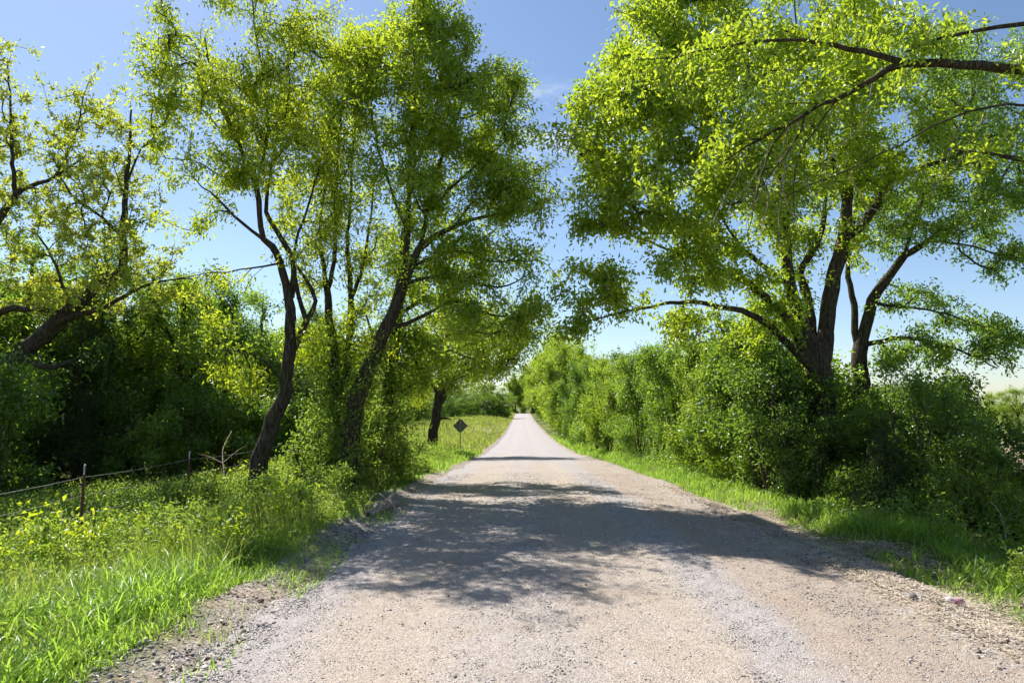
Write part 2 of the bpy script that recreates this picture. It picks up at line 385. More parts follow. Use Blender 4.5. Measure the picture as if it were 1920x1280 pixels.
class Skel:
    """traced limbs plus twigs grown towards points of the crown"""
    def __init__(s, rng):
        s.rng = rng; s.p = np.zeros((60000, 3)); s.d = np.zeros((60000, 3)); s.par = np.full(60000, -1); s.r = np.zeros(60000); s.n = 0; s.limbs = []; s.twigs = []; s.free = None
    def add(s, p, par, r):
        i = s.n; s.p[i] = p; s.par[i] = par; s.r[i] = r
        s.d[i] = unit(p - s.p[par]) if par >= 0 else (0, 0, 1); s.n += 1; return i
    def nearest(s, p): return int(np.argmin(((s.p[:s.n] - p) ** 2).sum(1)))
    def limb(s, pts4, step=0.22, jit=0.012):
        q = catmull(pts4, step); q[1:-1, :3] += s.rng.standard_normal((len(q) - 2, 3)) * jit
        q[:, 3] = np.maximum(q[:, 3], .004)
        par = -1; ids = []
        if s.n:
            par = s.nearest(q[0, :3]); ids.append(par)
            if np.linalg.norm(s.p[par] - q[0, :3]) < .12: q = q[1:]
        for row in q: par = s.add(row[:3], par, row[3]); ids.append(par)
        s.limbs.append(ids); return ids
    def grow(s, A, tipr=.004, up=.15, rmax=.05, step=.24):
        s.n_tr = s.n
        d0 = np.array([((s.p[:s.n_tr] - a) ** 2).sum(1).min() for a in A]); A = A[np.argsort(d0)]
        for a in A:
            v = a - s.p[:s.n]; L = np.sqrt((v ** 2).sum(1)) + 1e-6
            cs = (v * s.d[:s.n]).sum(1) / L
            cost = L * (1.55 - .75 * np.clip(cs, -1, .8)); k = int(np.argmin(cost)); D = L[k]
            if D < .05: continue
            nst = max(2, int(math.ceil(D / step)))
            p0 = s.p[k]; t0 = unit(s.d[k] * .7 + v[k] / D + np.array([0, 0, up]) + s.rng.standard_normal(3) * .18)
            c = p0 + t0 * D * .45; par = k; ids = [k]
            for j in range(1, nst + 1):
                w = j / nst; q = (1 - w) ** 2 * p0 + 2 * w * (1 - w) * c + w * w * a
                if j < nst: q = q + s.rng.standard_normal(3) * .012
                par = s.add(q, par, 0); ids.append(par)
            s.twigs.append(ids)
        cnt = np.zeros(s.n)
        for t in s.twigs: cnt[t[-1]] += 1
        for i in range(s.n - 1, -1, -1):
            if s.par[i] >= 0: cnt[s.par[i]] += cnt[i]
        g = np.arange(s.n_tr, s.n); s.r[g] = np.minimum(tipr * np.maximum(cnt[g], 1) ** .45, rmax)
    def twig_mesh(s, name, min_r=0.0):
        parts = []
        for t in s.twigs:
            r = s.r[t].copy(); r[0] = min(s.r[t[0]], r[1] * 1.15)
            parts.append(tube(s.p[t], r, 5 if r[1] > .012 else 3))
        return mesh_np(name, *join(parts), True)

def leaves(C, D, per, length, width, spread, rng, droop=.35, along=.35, flat=.4, rnd_bias=0.0):
    """leaf-sized folded blades round twig ends C that point along D; returns verts, tris, rnd"""
    n = len(C) * per
    c = np.repeat(C, per, 0); d = np.repeat(D, per, 0)
    c = c - d * (rng.random((n, 1)) * along) + rng.standard_normal((n, 3)) * spread
    ax = unit(rng.standard_normal((n, 3)) + d * .8 + np.array([0, 0, -droop * 2]))
    nm = rng.standard_normal((n, 3)) * (1 - flat) + np.array([0, 0, 1.0]) * flat * 1.6
    side = unit(np.cross(ax, nm)); nrm = np.cross(side, ax)
    L = length * (.65 + .7 * rng.random((n, 1))); W = width * (.7 + .6 * rng.random((n, 1)))
    m = c + ax * L * .45
    fold = nrm * W * .22
    V = np.stack([c, m + side * W * .5 + fold, c + ax * L - nrm * L * .10, m - side * W * .5 + fold], 1).reshape(-1, 3)
    b = np.arange(n)[:, None] * 4
    T = np.concatenate([b + [0, 1, 2], b + [0, 2, 3]])
    cr = np.repeat(rng.random(len(C)), per)              # a bunch shares its tint, its leaves vary
    r = np.clip(cr * .55 + rng.random(n) * .5 + rnd_bias, 0, 1)
    return V, T, np.repeat(r, 4)
def rosettes(C, D, per, length, width, rng):
    """young oak: leaves standing out like a star from each shoot tip"""
    n = len(C) * per; c = np.repeat(C, per, 0) + rng.standard_normal((n, 3)) * .03
    off = np.where(rng.random((n, 1)) < .5, 0, 1) * rng.standard_normal((n, 3)) * .10; c = c + off
    ax = unit(rng.standard_normal((n, 3)) * .9 + np.array([0, 0, .25]))
    side = unit(np.cross(ax, rng.standard_normal((n, 3)))); nrm = np.cross(side, ax)
    L = length * (.6 + .7 * rng.random((n, 1))); W = width * (.7 + .6 * rng.random((n, 1)))
    m = c + ax * L * .62
    V = np.stack([c, m + side * W * .5 + nrm * W * .15, c + ax * L - nrm * L * .12, m - side * W * .5 + nrm * W * .15], 1).reshape(-1, 3)
    b = np.arange(n)[:, None] * 4
    T = np.concatenate([b + [0, 1, 2], b + [0, 2, 3]])
    r = np.clip(np.repeat(rng.random(len(C)), per) * .6 + rng.random(n) * .45, 0, 1)
    return V, T, np.repeat(r, 4)

def blob_points(blobs, k, rng, ground=True):
    """blobs: (px, py, Y, rx_px, ry_px, rY_m[, density]); clumped points through each ellipsoid"""
    out = []
    for bl in blobs:
        px, py, Y, rx, ry, rY = bl[:6]; dens = bl[6] if len(bl) > 6 else 1.0
        n = max(6, int(math.pi * rx * ry / k * (Y / 14.) ** 2 * dens)); nc = max(3, n // 5)
        cen = unit(rng.standard_normal((nc, 3))) * (rng.random((nc, 1)) ** .45)
        pts = cen[rng.integers(0, nc, n)] * 1.08 + rng.standard_normal((n, 3)) * .20 * (1 + 1.2 * (rng.random((n, 1)) < .2))
        for q in pts:
            w = P(px + q[0] * rx, py + q[1] * ry, Y + q[2] * rY)
            if w[2] > float(ground_z(w[0], w[1])) + .25: out.append(w)
    return np.array(out)

def to_xyz(pl):
    """(px, py, Y, width_px) -> x y z radius"""
    return np.array([[*P(a, b, Y), w * .41 / F * Y] for a, b, Y, w in pl])
def plant_tree(name, label, cat, trunk, limbs, blobs, mats, seed, group=None, k=230, per=40, length=.10, width=.045, spread=.10, droop=.35, flat=.4,
               leaf='leaf', tipr=.0055, vine=None, up=.15, bare=(), base=None):
    rng = np.random.default_rng(seed); s = Skel(rng)
    tr = to_xyz(trunk) if base is None else trunk
    z0 = float(ground_z(tr[0, 0], tr[0, 1])); tr[0, 2] = z0 - .05
    root = empty(name, (tr[0, 0], tr[0, 1], z0)); o = np.array([tr[0, 0], tr[0, 1], z0])
    tag(root, label, cat, group)
    tr = tr.copy(); tr = np.insert(tr, 1, tr[0] * .6 + tr[1] * .4, 0); tr[0, 3] *= 1.2
    s.limb(tr, .2, .015)
    for lm in limbs: s.limb(to_xyz(lm) if base is None or len(lm[0]) == 4 and not isinstance(lm, np.ndarray) else lm)
    A = blob_points(blobs, k, rng); s.grow(A, tipr, up)
    for i, ids in enumerate(s.limbs):
        r = s.r[ids].copy()
        if i: r[0] = min(r[0], r[min(1, len(r) - 1)] * 1.25)
        obj('trunk' if i == 0 else 'limb', tube_mesh('trunk' if i == 0 else 'limb', s.p[ids] - o, r, 12 if i == 0 else 8, .045, rng), mats[0], root)
    tm = s.twig_mesh('twigs'); V = np.empty(len(tm.vertices) * 3, np.float32); tm.vertices.foreach_get('co', V); V = V.reshape(-1, 3) - o; tm.vertices.foreach_set('co', V.ravel())
    obj('twigs', tm, mats[0], root, 'stuff')
    tips = np.array([t[-1] for t in s.twigs]); C = s.p[tips]; D = s.d[tips]
    if leaf == 'oak': V, T, r = rosettes(C, D, per, length, width, rng)
    else: V, T, r = leaves(C, D, per, length, width, spread, rng, droop, .35, flat)
    obj('crown', mesh_np('crown', V - o, T, False, rnd=r), mats[1], root, 'stuff')
    if vine:
        n, z1, sp = vine; ids = [i for i in s.limbs[0] if s.p[i][2] < z1]
        q = s.p[np.array(ids)[rng.integers(0, len(ids), n)]] + rng.standard_normal((n, 3)) * np.array([sp, sp, .12])
        V, T, r = leaves(q, unit(rng.standard_normal((n, 3))), 9, .075, .05, .07, rng, .3, .1, .5)
        obj('climbing_vine', mesh_np('climbing_vine', V - o, T, False, rnd=r), M['weed'], root, 'stuff')
    return root, s

# ------------------------------------------------------------------ the trees on the left of the road
def Y_(pl, y0, y1=None):
    """(px, py, w) list with a depth running from y0 to y1"""
    y1 = y0 if y1 is None else y1; n = len(pl)
    return [(a, b, y0 + (y1 - y0) * i / max(1, n - 1), w) for i, (a, b, w) in enumerate(pl)]

plant_tree('roadside_tree', 'slender tree with a bent leaning trunk and open yellow-green crown beside the wire fence', 'tree',
  Y_([(481, 905, 42), (487, 860, 40), (510, 800, 35), (533, 730, 30), (543, 650, 26), (545, 580, 24)], 13.5, 13.4),
  [Y_([(545, 580, 22), (531, 510, 18), (511, 462, 16), (493, 447, 14), (487, 400, 13), (480, 350, 13), (463, 308, 11), (440, 250, 9), (416, 200, 8), (397, 140, 6), (384, 70, 4)], 13.4, 13.0),
   Y_([(547, 555, 15), (551, 495, 14), (523, 440, 12), (500, 395, 10), (506, 330, 8), (522, 250, 6), (543, 170, 5), (537, 90, 3)], 13.5, 13.8),
   Y_([(541, 690, 16), (556, 640, 15), (576, 600, 14), (592, 565, 10), (575, 525, 8), (550, 490, 6)], 13.5, 13.7),
   Y_([(574, 600, 12), (560, 555, 11), (551, 505, 9), (556, 450, 7), (580, 380, 5), (600, 300, 4)], 13.6, 14.0),
   Y_([(492, 446, 8), (452, 416, 7), (425, 390, 6), (408, 370, 5), (378, 350, 3), (345, 310, 2)], 13.2, 12.7),
   Y_([(468, 318, 7), (420, 332, 4), (360, 300, 3), (312, 296, 2.4), (283, 240, 2)], 13.1, 12.6),
   Y_([(520, 498, 5), (450, 505, 3.4), (400, 511, 2.4), (330, 522, 1.8)], 13.3, 12.8),
   Y_([(436, 245, 7), (400, 178, 5), (352, 118, 3.4), (300, 80, 2.2)], 13.0, 12.6),
   Y_([(480, 350, 8), (500, 262, 7), (500, 170, 5.5), (482, 80, 4), (470, -20, 3), (462, -90, 2)], 13.2, 13.4),
   Y_([(535, 725, 5), (500, 680, 4), (455, 660, 3), (400, 655, 2)], 13.4, 12.9)],
  [(400, 150, 13, 120, 100, 1.3), (520, 90, 13.2, 120, 110, 1.5), (560, 240, 13.6, 95, 90, 1.2), (440, 280, 13, 95, 70, 1.1, .8), (330, 110, 12.8, 55, 50, .6, .7),
   (262, 165, 12.6, 48, 42, .4, .45), (430, -70, 13, 130, 80, 1.5), (600, 400, 13.9, 60, 70, .9, .5), (420, 390, 13, 60, 50, .6, .35), (340, 270, 12.8, 55, 50, .5, .3),
   (450, 700, 12.9, 70, 50, .5, .7), (420, 580, 13.0, 60, 60, .6, .25), (560, 430, 13.6, 70, 70, .8, .3), (490, 200, 13, 90, 80, 1.2, .7), (590, 620, 13.6, 40, 60, .5, .3), (350, 200, 12.8, 90, 70, .9, .5), (500, 330, 13.4, 110, 70, 1.1, .6), (330, 400, 12.8, 60, 60, .6, .25), (300, 60, 12.8, 60, 50, .6, .5), (470, 480, 13.3, 110, 50, .9, .25), (400, 450, 13, 60, 50, .6, .3), (620, 90, 13.8, 60, 60, .9)],
  (M['bark'], M['leaf_yellow']), 1, k=260, per=40, length=.10, width=.034, droop=.55, spread=.10)

plant_tree('roadside_tree', 'tall thick-trunked tree leaning over the road, its dense green crown above the gravel', 'tree',
  Y_([(655, 905, 46), (657, 840, 43), (662, 790, 41), (672, 740, 39), (692, 690, 35), (715, 640, 31), (735, 590, 29), (750, 550, 27), (766, 508, 24)], 14.2),
  [Y_([(766, 508, 22), (786, 470, 18), (812, 445, 15), (850, 425, 11), (900, 408, 8), (960, 400, 5), (1012, 392, 3)], 14.2, 13.6),
   Y_([(757, 532, 17), (763, 450, 15), (766, 380, 12), (768, 300, 9), (776, 200, 6), (786, 100, 4), (790, 10, 3)], 14.2, 14.5),
   Y_([(786, 470, 13), (801, 400, 10), (821, 320, 8), (850, 240, 6), (882, 150, 4)], 14.2, 14.0),
   Y_([(775, 500, 9), (822, 478, 7), (870, 470, 6), (920, 490, 4), (972, 488, 3)], 14.2, 13.5),
   Y_([(762, 535, 10), (800, 520, 8), (850, 523, 7), (900, 535, 6), (950, 535, 4), (1000, 508, 2.6)], 14.2, 13.4),
   Y_([(728, 612, 11), (780, 600, 9), (830, 572, 7), (862, 565, 6), (920, 590, 5), (980, 590, 3), (1012, 592, 2)], 14.2, 13.3),
   Y_([(801, 400, 8), (870, 330, 6), (930, 280, 4), (985, 235, 2.6)], 14.2, 13.6),
   Y_([(764, 440, 8), (732, 350, 6), (702, 250, 5), (690, 140, 3)], 14.3, 14.8),
   Y_([(766, 330, 7), (810, 240, 5), (830, 130, 3.4), (835, 60, 2.4)], 14.4, 14.6),
   Y_([(850, 425, 6), (900, 370, 4.4), (960, 340, 3), (1030, 340, 2)], 13.9, 13.4)],
  [(780, 100, 14.2, 100, 100, 1.6), (865, 185, 14, 105, 95, 1.6), (725, 190, 14.4, 95, 100, 1.5), (885, 300, 14, 110, 75, 1.4), (950, 375, 13.7, 100, 50, 1.1), (785, 300, 14.5, 110, 85, 1.8),
   (945, 165, 13.9, 45, 55, .6), (795, 20, 14.4, 60, 60, .9), (900, 500, 13.8, 110, 50, 1.2, .7), (900, 600, 13.8, 110, 50, 1.2, .8), (975, 585, 13.5, 45, 60, .7, .8), (800, 420, 14.5, 90, 60, 1.2, .6),
   (968, 270, 13.7, 36, 50, .5, .6), (690, 90, 14.6, 45, 55, .8), (870, 100, 14.2, 50, 55, .8), (800, -50, 14.4, 70, 60, 1.0), (990, 440, 13.4, 50, 45, .6, .5), (1000, 600, 13.3, 40, 50, .6, .7), (930, 450, 13.7, 90, 40, 1.0, .6), (830, 520, 14.2, 80, 60, 1.0, .6), (970, 350, 13.6, 62, 45, .8, .8)],
  (M['bark'], M['leaf_fresh']), 2, k=185, per=45, length=.098, width=.039, vine=(420, 3.0, .16))

plant_tree('roadside_tree', 'ivy-clad tree with several thin upright stems rising from a single base', 'tree',
  Y_([(640, 900, 32), (636, 820, 27), (631, 740, 23), (627, 660, 20), (618, 590, 18), (612, 535, 15)], 14.9),
  [Y_([(612, 535, 12), (604, 480, 10), (600, 420, 7), (610, 350, 6), (620, 270, 4), (600, 170, 3)], 14.9, 15.2),
   Y_([(614, 545, 12), (626, 490, 10), (629, 400, 9), (632, 300, 7), (641, 200, 5), (652, 90, 3)], 14.9, 15.0),
   Y_([(634, 790, 20), (652, 680, 17), (658, 590, 15), (656, 520, 12), (650, 470, 10), (655, 400, 7), (661, 300, 5), (667, 190, 3)], 14.9, 15.3),
   Y_([(659, 560, 10), (680, 500, 8), (692, 430, 6), (702, 340, 4)], 15, 15.4),
   Y_([(604, 470, 6), (560, 420, 4), (530, 360, 3)], 15, 14.8)],
  [(615, 130, 15, 75, 65, 1.1), (640, 230, 15.1, 85, 85, 1.3), (585, 330, 15, 75, 80, 1.1, .8), (655, 380, 15.2, 75, 80, 1.2, .9), (685, 95, 15.3, 55, 55, .9), (600, 500, 15, 65, 65, .9, .7),
   (695, 520, 15.3, 55, 65, .9, .7), (570, 640, 14.9, 50, 55, .6, .6), (660, 640, 14.6, 60, 60, .7, .9), (560, 230, 15.2, 60, 60, .9, .8)],
  (M['bark'], M['leaf_yellow']), 3, k=235, per=36, length=.098, width=.036, vine=(900, 3.2, .34))

plant_tree('roadside_tree', 'stout dark trunk wrapped in vines with low leafy limbs reaching toward the road', 'tree',
  Y_([(722, 892, 38), (718, 840, 32), (722, 780, 30), (732, 700, 28), (742, 620, 25), (748, 560, 20), (752, 500, 14), (756, 430, 9)], 17),
  [Y_([(742, 622, 10), (790, 640, 7), (830, 652, 5), (885, 672, 3)], 17, 16.4),
   Y_([(746, 590, 9), (800, 560, 7), (860, 575, 5), (930, 640, 3), (965, 690, 2)], 17, 16.2),
   Y_([(736, 680, 8), (700, 630, 6), (680, 570, 4)], 17, 16.6),
   Y_([(744, 610, 7), (780, 680, 5), (800, 730, 3)], 17, 17.5)],
  [(850, 645, 16.8, 110, 55, 1.4), (800, 560, 17, 80, 65, 1.2, .8), (745, 480, 17, 65, 65, .9, .7), (700, 610, 16.6, 55, 60, .7, .9), (930, 665, 16.4, 50, 45, .9), (770, 710, 17, 55, 50, .9, .8), (880, 710, 16.8, 60, 30, .9, .7), (960, 640, 16.2, 45, 60, .8), (800, 640, 17, 80, 55, 1.1)],
  (M['bark'], M['leaf_mid']), 4, k=225, per=38, length=.098, width=.038, vine=(900, 3.3, .30))

plant_tree('roadside_tree', 'short tree with a bare forked trunk standing in meadow grass near the diamond sign', 'tree',
  Y_([(808, 846, 26), (814, 800, 22), (822, 755, 20), (826, 705, 14), (824, 650, 9)], 35),
  [Y_([(821, 768, 11), (846, 722, 8), (880, 692, 5), (905, 682, 3)], 35, 34), Y_([(824, 745, 11), (842, 700, 8), (852, 645, 5)], 35, 35.5), Y_([(818, 788, 6), (832, 784, 5), (846, 786, 2)], 35, 34.6),
   Y_([(823, 740, 8), (795, 700, 6), (765, 680, 3)], 35, 36)],
  [(830, 655, 35, 95, 52, 2.6), (765, 680, 35, 55, 45, 2.2), (890, 690, 35, 60, 36, 1.8), (850, 590, 36, 90, 55, 2.6), (920, 650, 35, 50, 60, 1.8), (800, 735, 36, 45, 28, 1.5, .5)],
  (M['bark'], M['leaf_yellow']), 5, k=560, per=40, length=.13, width=.06, spread=.2, tipr=.007)

plant_tree('oak_tree', 'old oak with heavy crooked limbs and sparse star-like young leaves behind the fence', 'tree',
  Y_([(-60, 905, 64), (-40, 800, 56), (0, 710, 46), (40, 665, 38), (110, 602, 33), (165, 550, 28), (192, 526, 22)], 16.5),
  [Y_([(192, 526, 20), (228, 505, 19), (232, 445, 17), (236, 350, 11), (243, 280, 7), (246, 205, 4)], 16.5, 16.7),
   Y_([(100, 610, 16), (150, 588, 13), (200, 575, 10), (262, 540, 7), (325, 525, 4), (370, 520, 3)], 16.4, 16.0),
   Y_([(-30, 780, 30), (-45, 650, 26), (0, 585, 17), (60, 580, 13), (115, 584, 8)], 16.5, 16.2),
   Y_([(-44, 655, 30), (-50, 540, 26), (-20, 440, 20), (30, 366, 14), (58, 350, 11), (102, 332, 7), (150, 300, 4)], 16.5, 16.8),
   Y_([(30, 366, 10), (22, 280, 8), (20, 200, 5), (14, 110, 3)], 16.6, 16.8),
   Y_([(232, 445, 9), (180, 400, 6), (130, 360, 5), (100, 300, 3)], 16.6, 16.4),
   Y_([(236, 350, 6), (265, 280, 4), (300, 250, 2.6)], 16.6, 16.4),
   Y_([(130, 585, 8), (118, 530, 7), (90, 470, 5), (60, 430, 3)], 16.4, 16.8),
   Y_([(40, 668, 16), (90, 690, 14), (140, 676, 8)], 16.4, 15.9),
   Y_([(102, 332, 5), (140, 260, 4), (155, 190, 3)], 16.8, 17)],
  [(25, 170, 16.8, 45, 90, 1.0, .6), (100, 270, 16.8, 90, 75, 1.4), (175, 215, 16.8, 70, 55, 1.0), (235, 290, 16.7, 55, 65, 1.0), (85, 420, 16.6, 95, 80, 1.4), (205, 430, 16.6, 90, 75, 1.2), (280, 470, 16.4, 60, 50, .9),
   (280, 555, 16.2, 85, 35, 1.0), (120, 545, 16.4, 110, 45, 1.3), (20, 520, 16.5, 60, 60, 1.0), (-20, 300, 16.6, 60, 100, 1.2), (150, 340, 16.7, 90, 50, 1.2)],
  (M['bark'], M['leaf_oak']), 6, k=330, per=34, length=.10, width=.046, leaf='oak', tipr=.006)

# ------------------------------------------------------------------ the big trees on the right
plant_tree('roadside_tree', 'massive multi-stemmed tree on the shrubby bank, its broad bright crown spread across the road', 'tree',
  Y_([(1552, 905, 70), (1551, 840, 62), (1546, 780, 57), (1539, 720, 55), (1532, 675, 52), (1522, 645, 46)], 14.5),
  [Y_([(1518, 647, 38), (1494, 582, 32), (1480, 528, 28), (1476, 478, 24), (1473, 425, 20), (1479, 370, 15), (1470, 300, 11), (1450, 210, 7), (1430, 110, 4)], 14.5, 13.8),
   Y_([(1540, 690, 42), (1549, 617, 38), (1557, 558, 36), (1568, 499, 34), (1582, 445, 31), (1588, 390, 26), (1592, 330, 21), (1602, 260, 15), (1600, 170, 10), (1610, 60, 6)], 14.5, 15),
   Y_([(1583, 445, 22), (1613, 425, 22), (1645, 380, 19), (1665, 342, 16), (1722, 318, 12), (1800, 288, 8), (1870, 250, 4)], 14.7, 15.2),
   Y_([(1522, 640, 26), (1518, 582, 23), (1507, 534, 21), (1498, 514, 18), (1519, 478, 16), (1537, 446, 14), (1546, 380, 11), (1540, 300, 8), (1520, 200, 5)], 14.7, 15.2),
   Y_([(1536, 715, 30), (1485, 608, 22), (1448, 566, 20), (1412, 540, 18), (1390, 522, 16), (1360, 511, 13), (1330, 499, 11), (1303, 484, 9), (1258, 468, 6), (1200, 448, 4), (1140, 420, 2.6)], 14.4, 12.6),
   Y_([(1480, 535, 13), (1467, 525, 12), (1425, 492, 11), (1390, 465, 10), (1350, 452, 8), (1300, 437, 6), (1210, 436, 4), (1140, 402, 2.6)], 14.3, 12.4),
   Y_([(1530, 700, 22), (1470, 635, 18), (1435, 605, 16), (1392, 583, 14), (1340, 574, 12), (1292, 565, 10), (1222, 575, 7), (1160, 588, 5), (1095, 602, 3)], 14.4, 12.5),
   Y_([(1476, 480, 13), (1440, 400, 10), (1400, 330, 8), (1330, 260, 6), (1250, 200, 4), (1180, 160, 3)], 14.2, 12.2),
   Y_([(1473, 425, 11), (1420, 320, 8), (1370, 200, 6), (1320, 100, 4), (1290, 10, 3)], 14.1, 12.6),
   Y_([(1390, 465, 7), (1330, 380, 5), (1260, 330, 4), (1150, 300, 3), (1080, 270, 2)], 13.4, 12.2),
   Y_([(1588, 390, 14), (1560, 300, 11), (1530, 200, 8), (1500, 90, 5), (1490, 0, 3)], 14.8, 14)],
  [(1132, 320, 12.3, 62, 80, 1.0), (1175, 230, 12.3, 105, 100, 1.4), (1150, 120, 12.3, 55, 65, .9), (1260, 335, 12.5, 120, 95, 1.8), (1300, 200, 12.5, 130, 110, 1.8), (1390, 330, 12.8, 120, 95, 1.8),
   (1205, 70, 12.2, 70, 80, 1.0), (1350, 60, 12.6, 140, 90, 1.8), (1500, 250, 14, 130, 100, 2.2), (1610, 340, 15, 110, 90, 1.8, .8), (1250, 435, 12.6, 130, 42, 1.2, .8), (1340, 535, 13, 90, 38, 1.2, .7),
   (1115, 500, 12.4, 60, 42, .7, .4), (1095, 575, 12.4, 70, 50, .8, .5), (1180, 585, 12.5, 85, 40, .9, .55), (1265, 605, 12.7, 50, 35, .6, .6), (1500, 60, 14, 150, 100, 2.2, .8), (1420, 620, 14.3, 65, 50, .9, .8),
   (1450, 420, 13.8, 90, 60, 1.4, .7), (1710, 260, 15, 110, 90, 2.0, .8), (1610, 130, 15, 110, 90, 2.0, .8), (1104, 230, 12.3, 42, 55, .6), (1122, 400, 12.3, 42, 40, .6, .5), (1260, -40, 12.6, 120, 60, 1.5), (1450, -60, 13.4, 140, 70, 2.0, .7), (1150, 520, 12.4, 90, 55, .9, .3), (1240, 520, 12.6, 80, 40, .9, .5), (1340, 600, 13, 80, 32, .8, .7), (1450, 545, 14, 80, 60, 1.1, .5), (1060, 585, 12.4, 40, 40, .5, .4), (1320, 470, 12.8, 110, 45, 1.2, .6), (1130, 440, 12.4, 60, 40, .6, .6), (1560, 470, 15.2, 90, 70, 1.2, .5)],
  (M['bark'], M['leaf_fresh']), 7, k=205, per=46, length=.10, width=.047, vine=(380, 2.4, .3))

plant_tree('roadside_tree', 'forked dark-barked tree behind the massive multi-stemmed trunk, limbs sweeping out over the field', 'tree',
  Y_([(1624, 880, 42), (1618, 800, 38), (1615, 720, 36), (1612, 665, 34), (1614, 648, 32)], 16.5),
  [Y_([(1614, 648, 28), (1625, 602, 27), (1635, 564, 25), (1657, 531, 23), (1679, 502, 20), (1697, 480, 18), (1742, 450, 14), (1792, 420, 11), (1850, 370, 8), (1900, 300, 5), (1940, 220, 3)], 16.5, 16),
   Y_([(1610, 660, 18), (1603, 620, 16), (1602, 573, 15), (1595, 534, 13), (1590, 499, 11), (1600, 420, 8), (1612, 340, 6), (1640, 250, 4)], 16.5, 16.9),
   Y_([(1622, 645, 12), (1690, 634, 10), (1760, 645, 8), (1822, 665, 5), (1870, 690, 3)], 16.4, 15.6),
   Y_([(1632, 570, 9), (1700, 575, 6), (1780, 590, 4), (1850, 615, 2.6)], 16.3, 15.6),
   Y_([(1697, 480, 9), (1720, 400, 7), (1760, 310, 5), (1790, 200, 3.4)], 16.3, 16.5),
   Y_([(1742, 450, 8), (1810, 460, 5), (1880, 480, 3)], 16.1, 15.5)],
  [(1720, 560, 16.2, 80, 35, 1.1, .6), (1790, 605, 16, 90, 45, 1.2, .7), (1850, 650, 15.6, 70, 38, 1.0), (1700, 400, 16.5, 95, 70, 1.7, .9), (1800, 395, 16, 95, 75, 1.7, .9), (1880, 490, 15.6, 50, 45, .9, .6),
   (1830, 250, 16, 100, 85, 1.8), (1760, 130, 16.2, 110, 90, 1.9, .8), (1900, 330, 15.7, 60, 70, 1.2), (1740, 680, 16, 90, 40, 1.2, .9), (1910, 150, 15.8, 70, 80, 1.4, .6)],
  (M['bark'], M['leaf_green']), 8, k=210, per=42, length=.096, width=.044, vine=(500, 2.0, .35))

gz3 = float(ground_z(7.6, 7.4))
tr3 = np.array([[7.7, 7.4, gz3, .24], [7.6, 7.4, gz3 + 1.5, .20], [7.45, 7.5, gz3 + 3.0, .17], [7.3, 7.6, gz3 + 4.5, .14], [7.2, 7.7, gz3 + 6.2, .10], [7.2, 7.8, gz3 + 8.0, .05]])
l3 = [to_xyz(q) for q in (
   Y_([(2170, 330, 34), (2080, 205, 30), (1990, 152, 26), (1920, 132, 24), (1800, 122, 21), (1700, 119, 19), (1640, 145, 14), (1570, 185, 11), (1480, 232, 8), (1400, 275, 5), (1330, 320, 3)], 7.6, 9.4),
   Y_([(1700, 118, 14), (1622, 96, 13), (1560, 86, 10), (1480, 76, 8), (1400, 81, 7), (1330, 92, 5), (1262, 108, 3), (1185, 112, 2)], 8.5, 9.4),
   Y_([(2120, 140, 18), (2000, 70, 15), (1920, 47, 12), (1830, 56, 9), (1760, 76, 7), (1700, 98, 4)], 7.6, 8.2),
   Y_([(2150, 290, 12), (2000, 192, 10), (1920, 195, 7), (1850, 200, 5.5), (1750, 237, 4), (1650, 290, 3), (1550, 332, 2.4), (1450, 380, 2)], 7.6, 8.8),
   Y_([(2160, 400, 16), (2000, 330, 14), (1905, 297, 11), (1842, 286, 7), (1790, 282, 4)], 7.6, 8.2),
   Y_([(1480, 232, 5), (1440, 290, 3.4), (1420, 360, 2.4), (1400, 440, 1.8)], 9.0, 9.2),
   Y_([(1570, 186, 5), (1500, 290, 3), (1490, 380, 2.2), (1480, 470, 1.6)], 8.8, 9.0),
   Y_([(1520, 212, 5), (1470, 300, 3), (1430, 340, 2.4), (1350, 420, 1.6)], 8.9, 9.2))]
root3, _ = plant_tree('roadside_tree', 'near tree whose long bare-ended boughs hang into view above the right verge', 'tree', tr3, l3,
  [(1400, 95, 9.2, 120, 75, 1.0), (1255, 120, 9.3, 90, 55, .8), (1500, 190, 9, 110, 65, .9), (1610, 70, 8.8, 110, 70, .9), (1760, 45, 8.3, 110, 60, .8, .9), (1360, 240, 9.3, 90, 65, .7, .8), (1870, 100, 8.0, 60, 45, .5, .5),
   (1700, 190, 8.6, 90, 40, .6, .4), (1850, 300, 8.2, 60, 50, .5, .25), (1960, 200, 7.9, 60, 90, .6, .6), (2150, 100, 7.6, 160, 120, 1.2, .6)],
  (M['bark'], M['leaf_fresh']), 9, k=300, per=32, length=.092, width=.042, spread=.09, base=1, tipr=.0035)

for k, (a, b, c, d) in enumerate([(1480, 235, 1420, 460), (1500, 225, 1465, 470), (1530, 215, 1405, 400), (1445, 262, 1398, 430), (1560, 195, 1520, 430), (1470, 300, 1500, 450), (1430, 300, 1385, 400), (1640, 150, 1540, 345), (1400, 280, 1330, 430), (1520, 330, 1440, 372), (1590, 320, 1700, 440), (1850, 205, 1640, 465), (1800, 225, 1730, 420)]):
    r_ = np.random.default_rng(300 + k); y_ = 8.9 + .3 * r_.random()
    m1 = (a + (c - a) * .3 + r_.normal(0, 10), b + (d - b) * .4 + r_.normal(0, 8)); m2 = (a + (c - a) * .75 + r_.normal(0, 14), b + (d - b) * .75 + r_.normal(0, 8))
    q = catmull(np.array([[*P(a, b, y_), .008], [*P(*m1, y_ + .1), .007], [*P(*m2, y_), .006], [*P(c, d, y_ - .1), .0025]]), .1); q[:, :3] += r_.standard_normal((len(q), 3)) * .008
    obj('dead_twig', tube_mesh('dead_twig', q[:, :3] - np.array(root3.location), q[:, 3], 5), M['dead_wood'], root3)
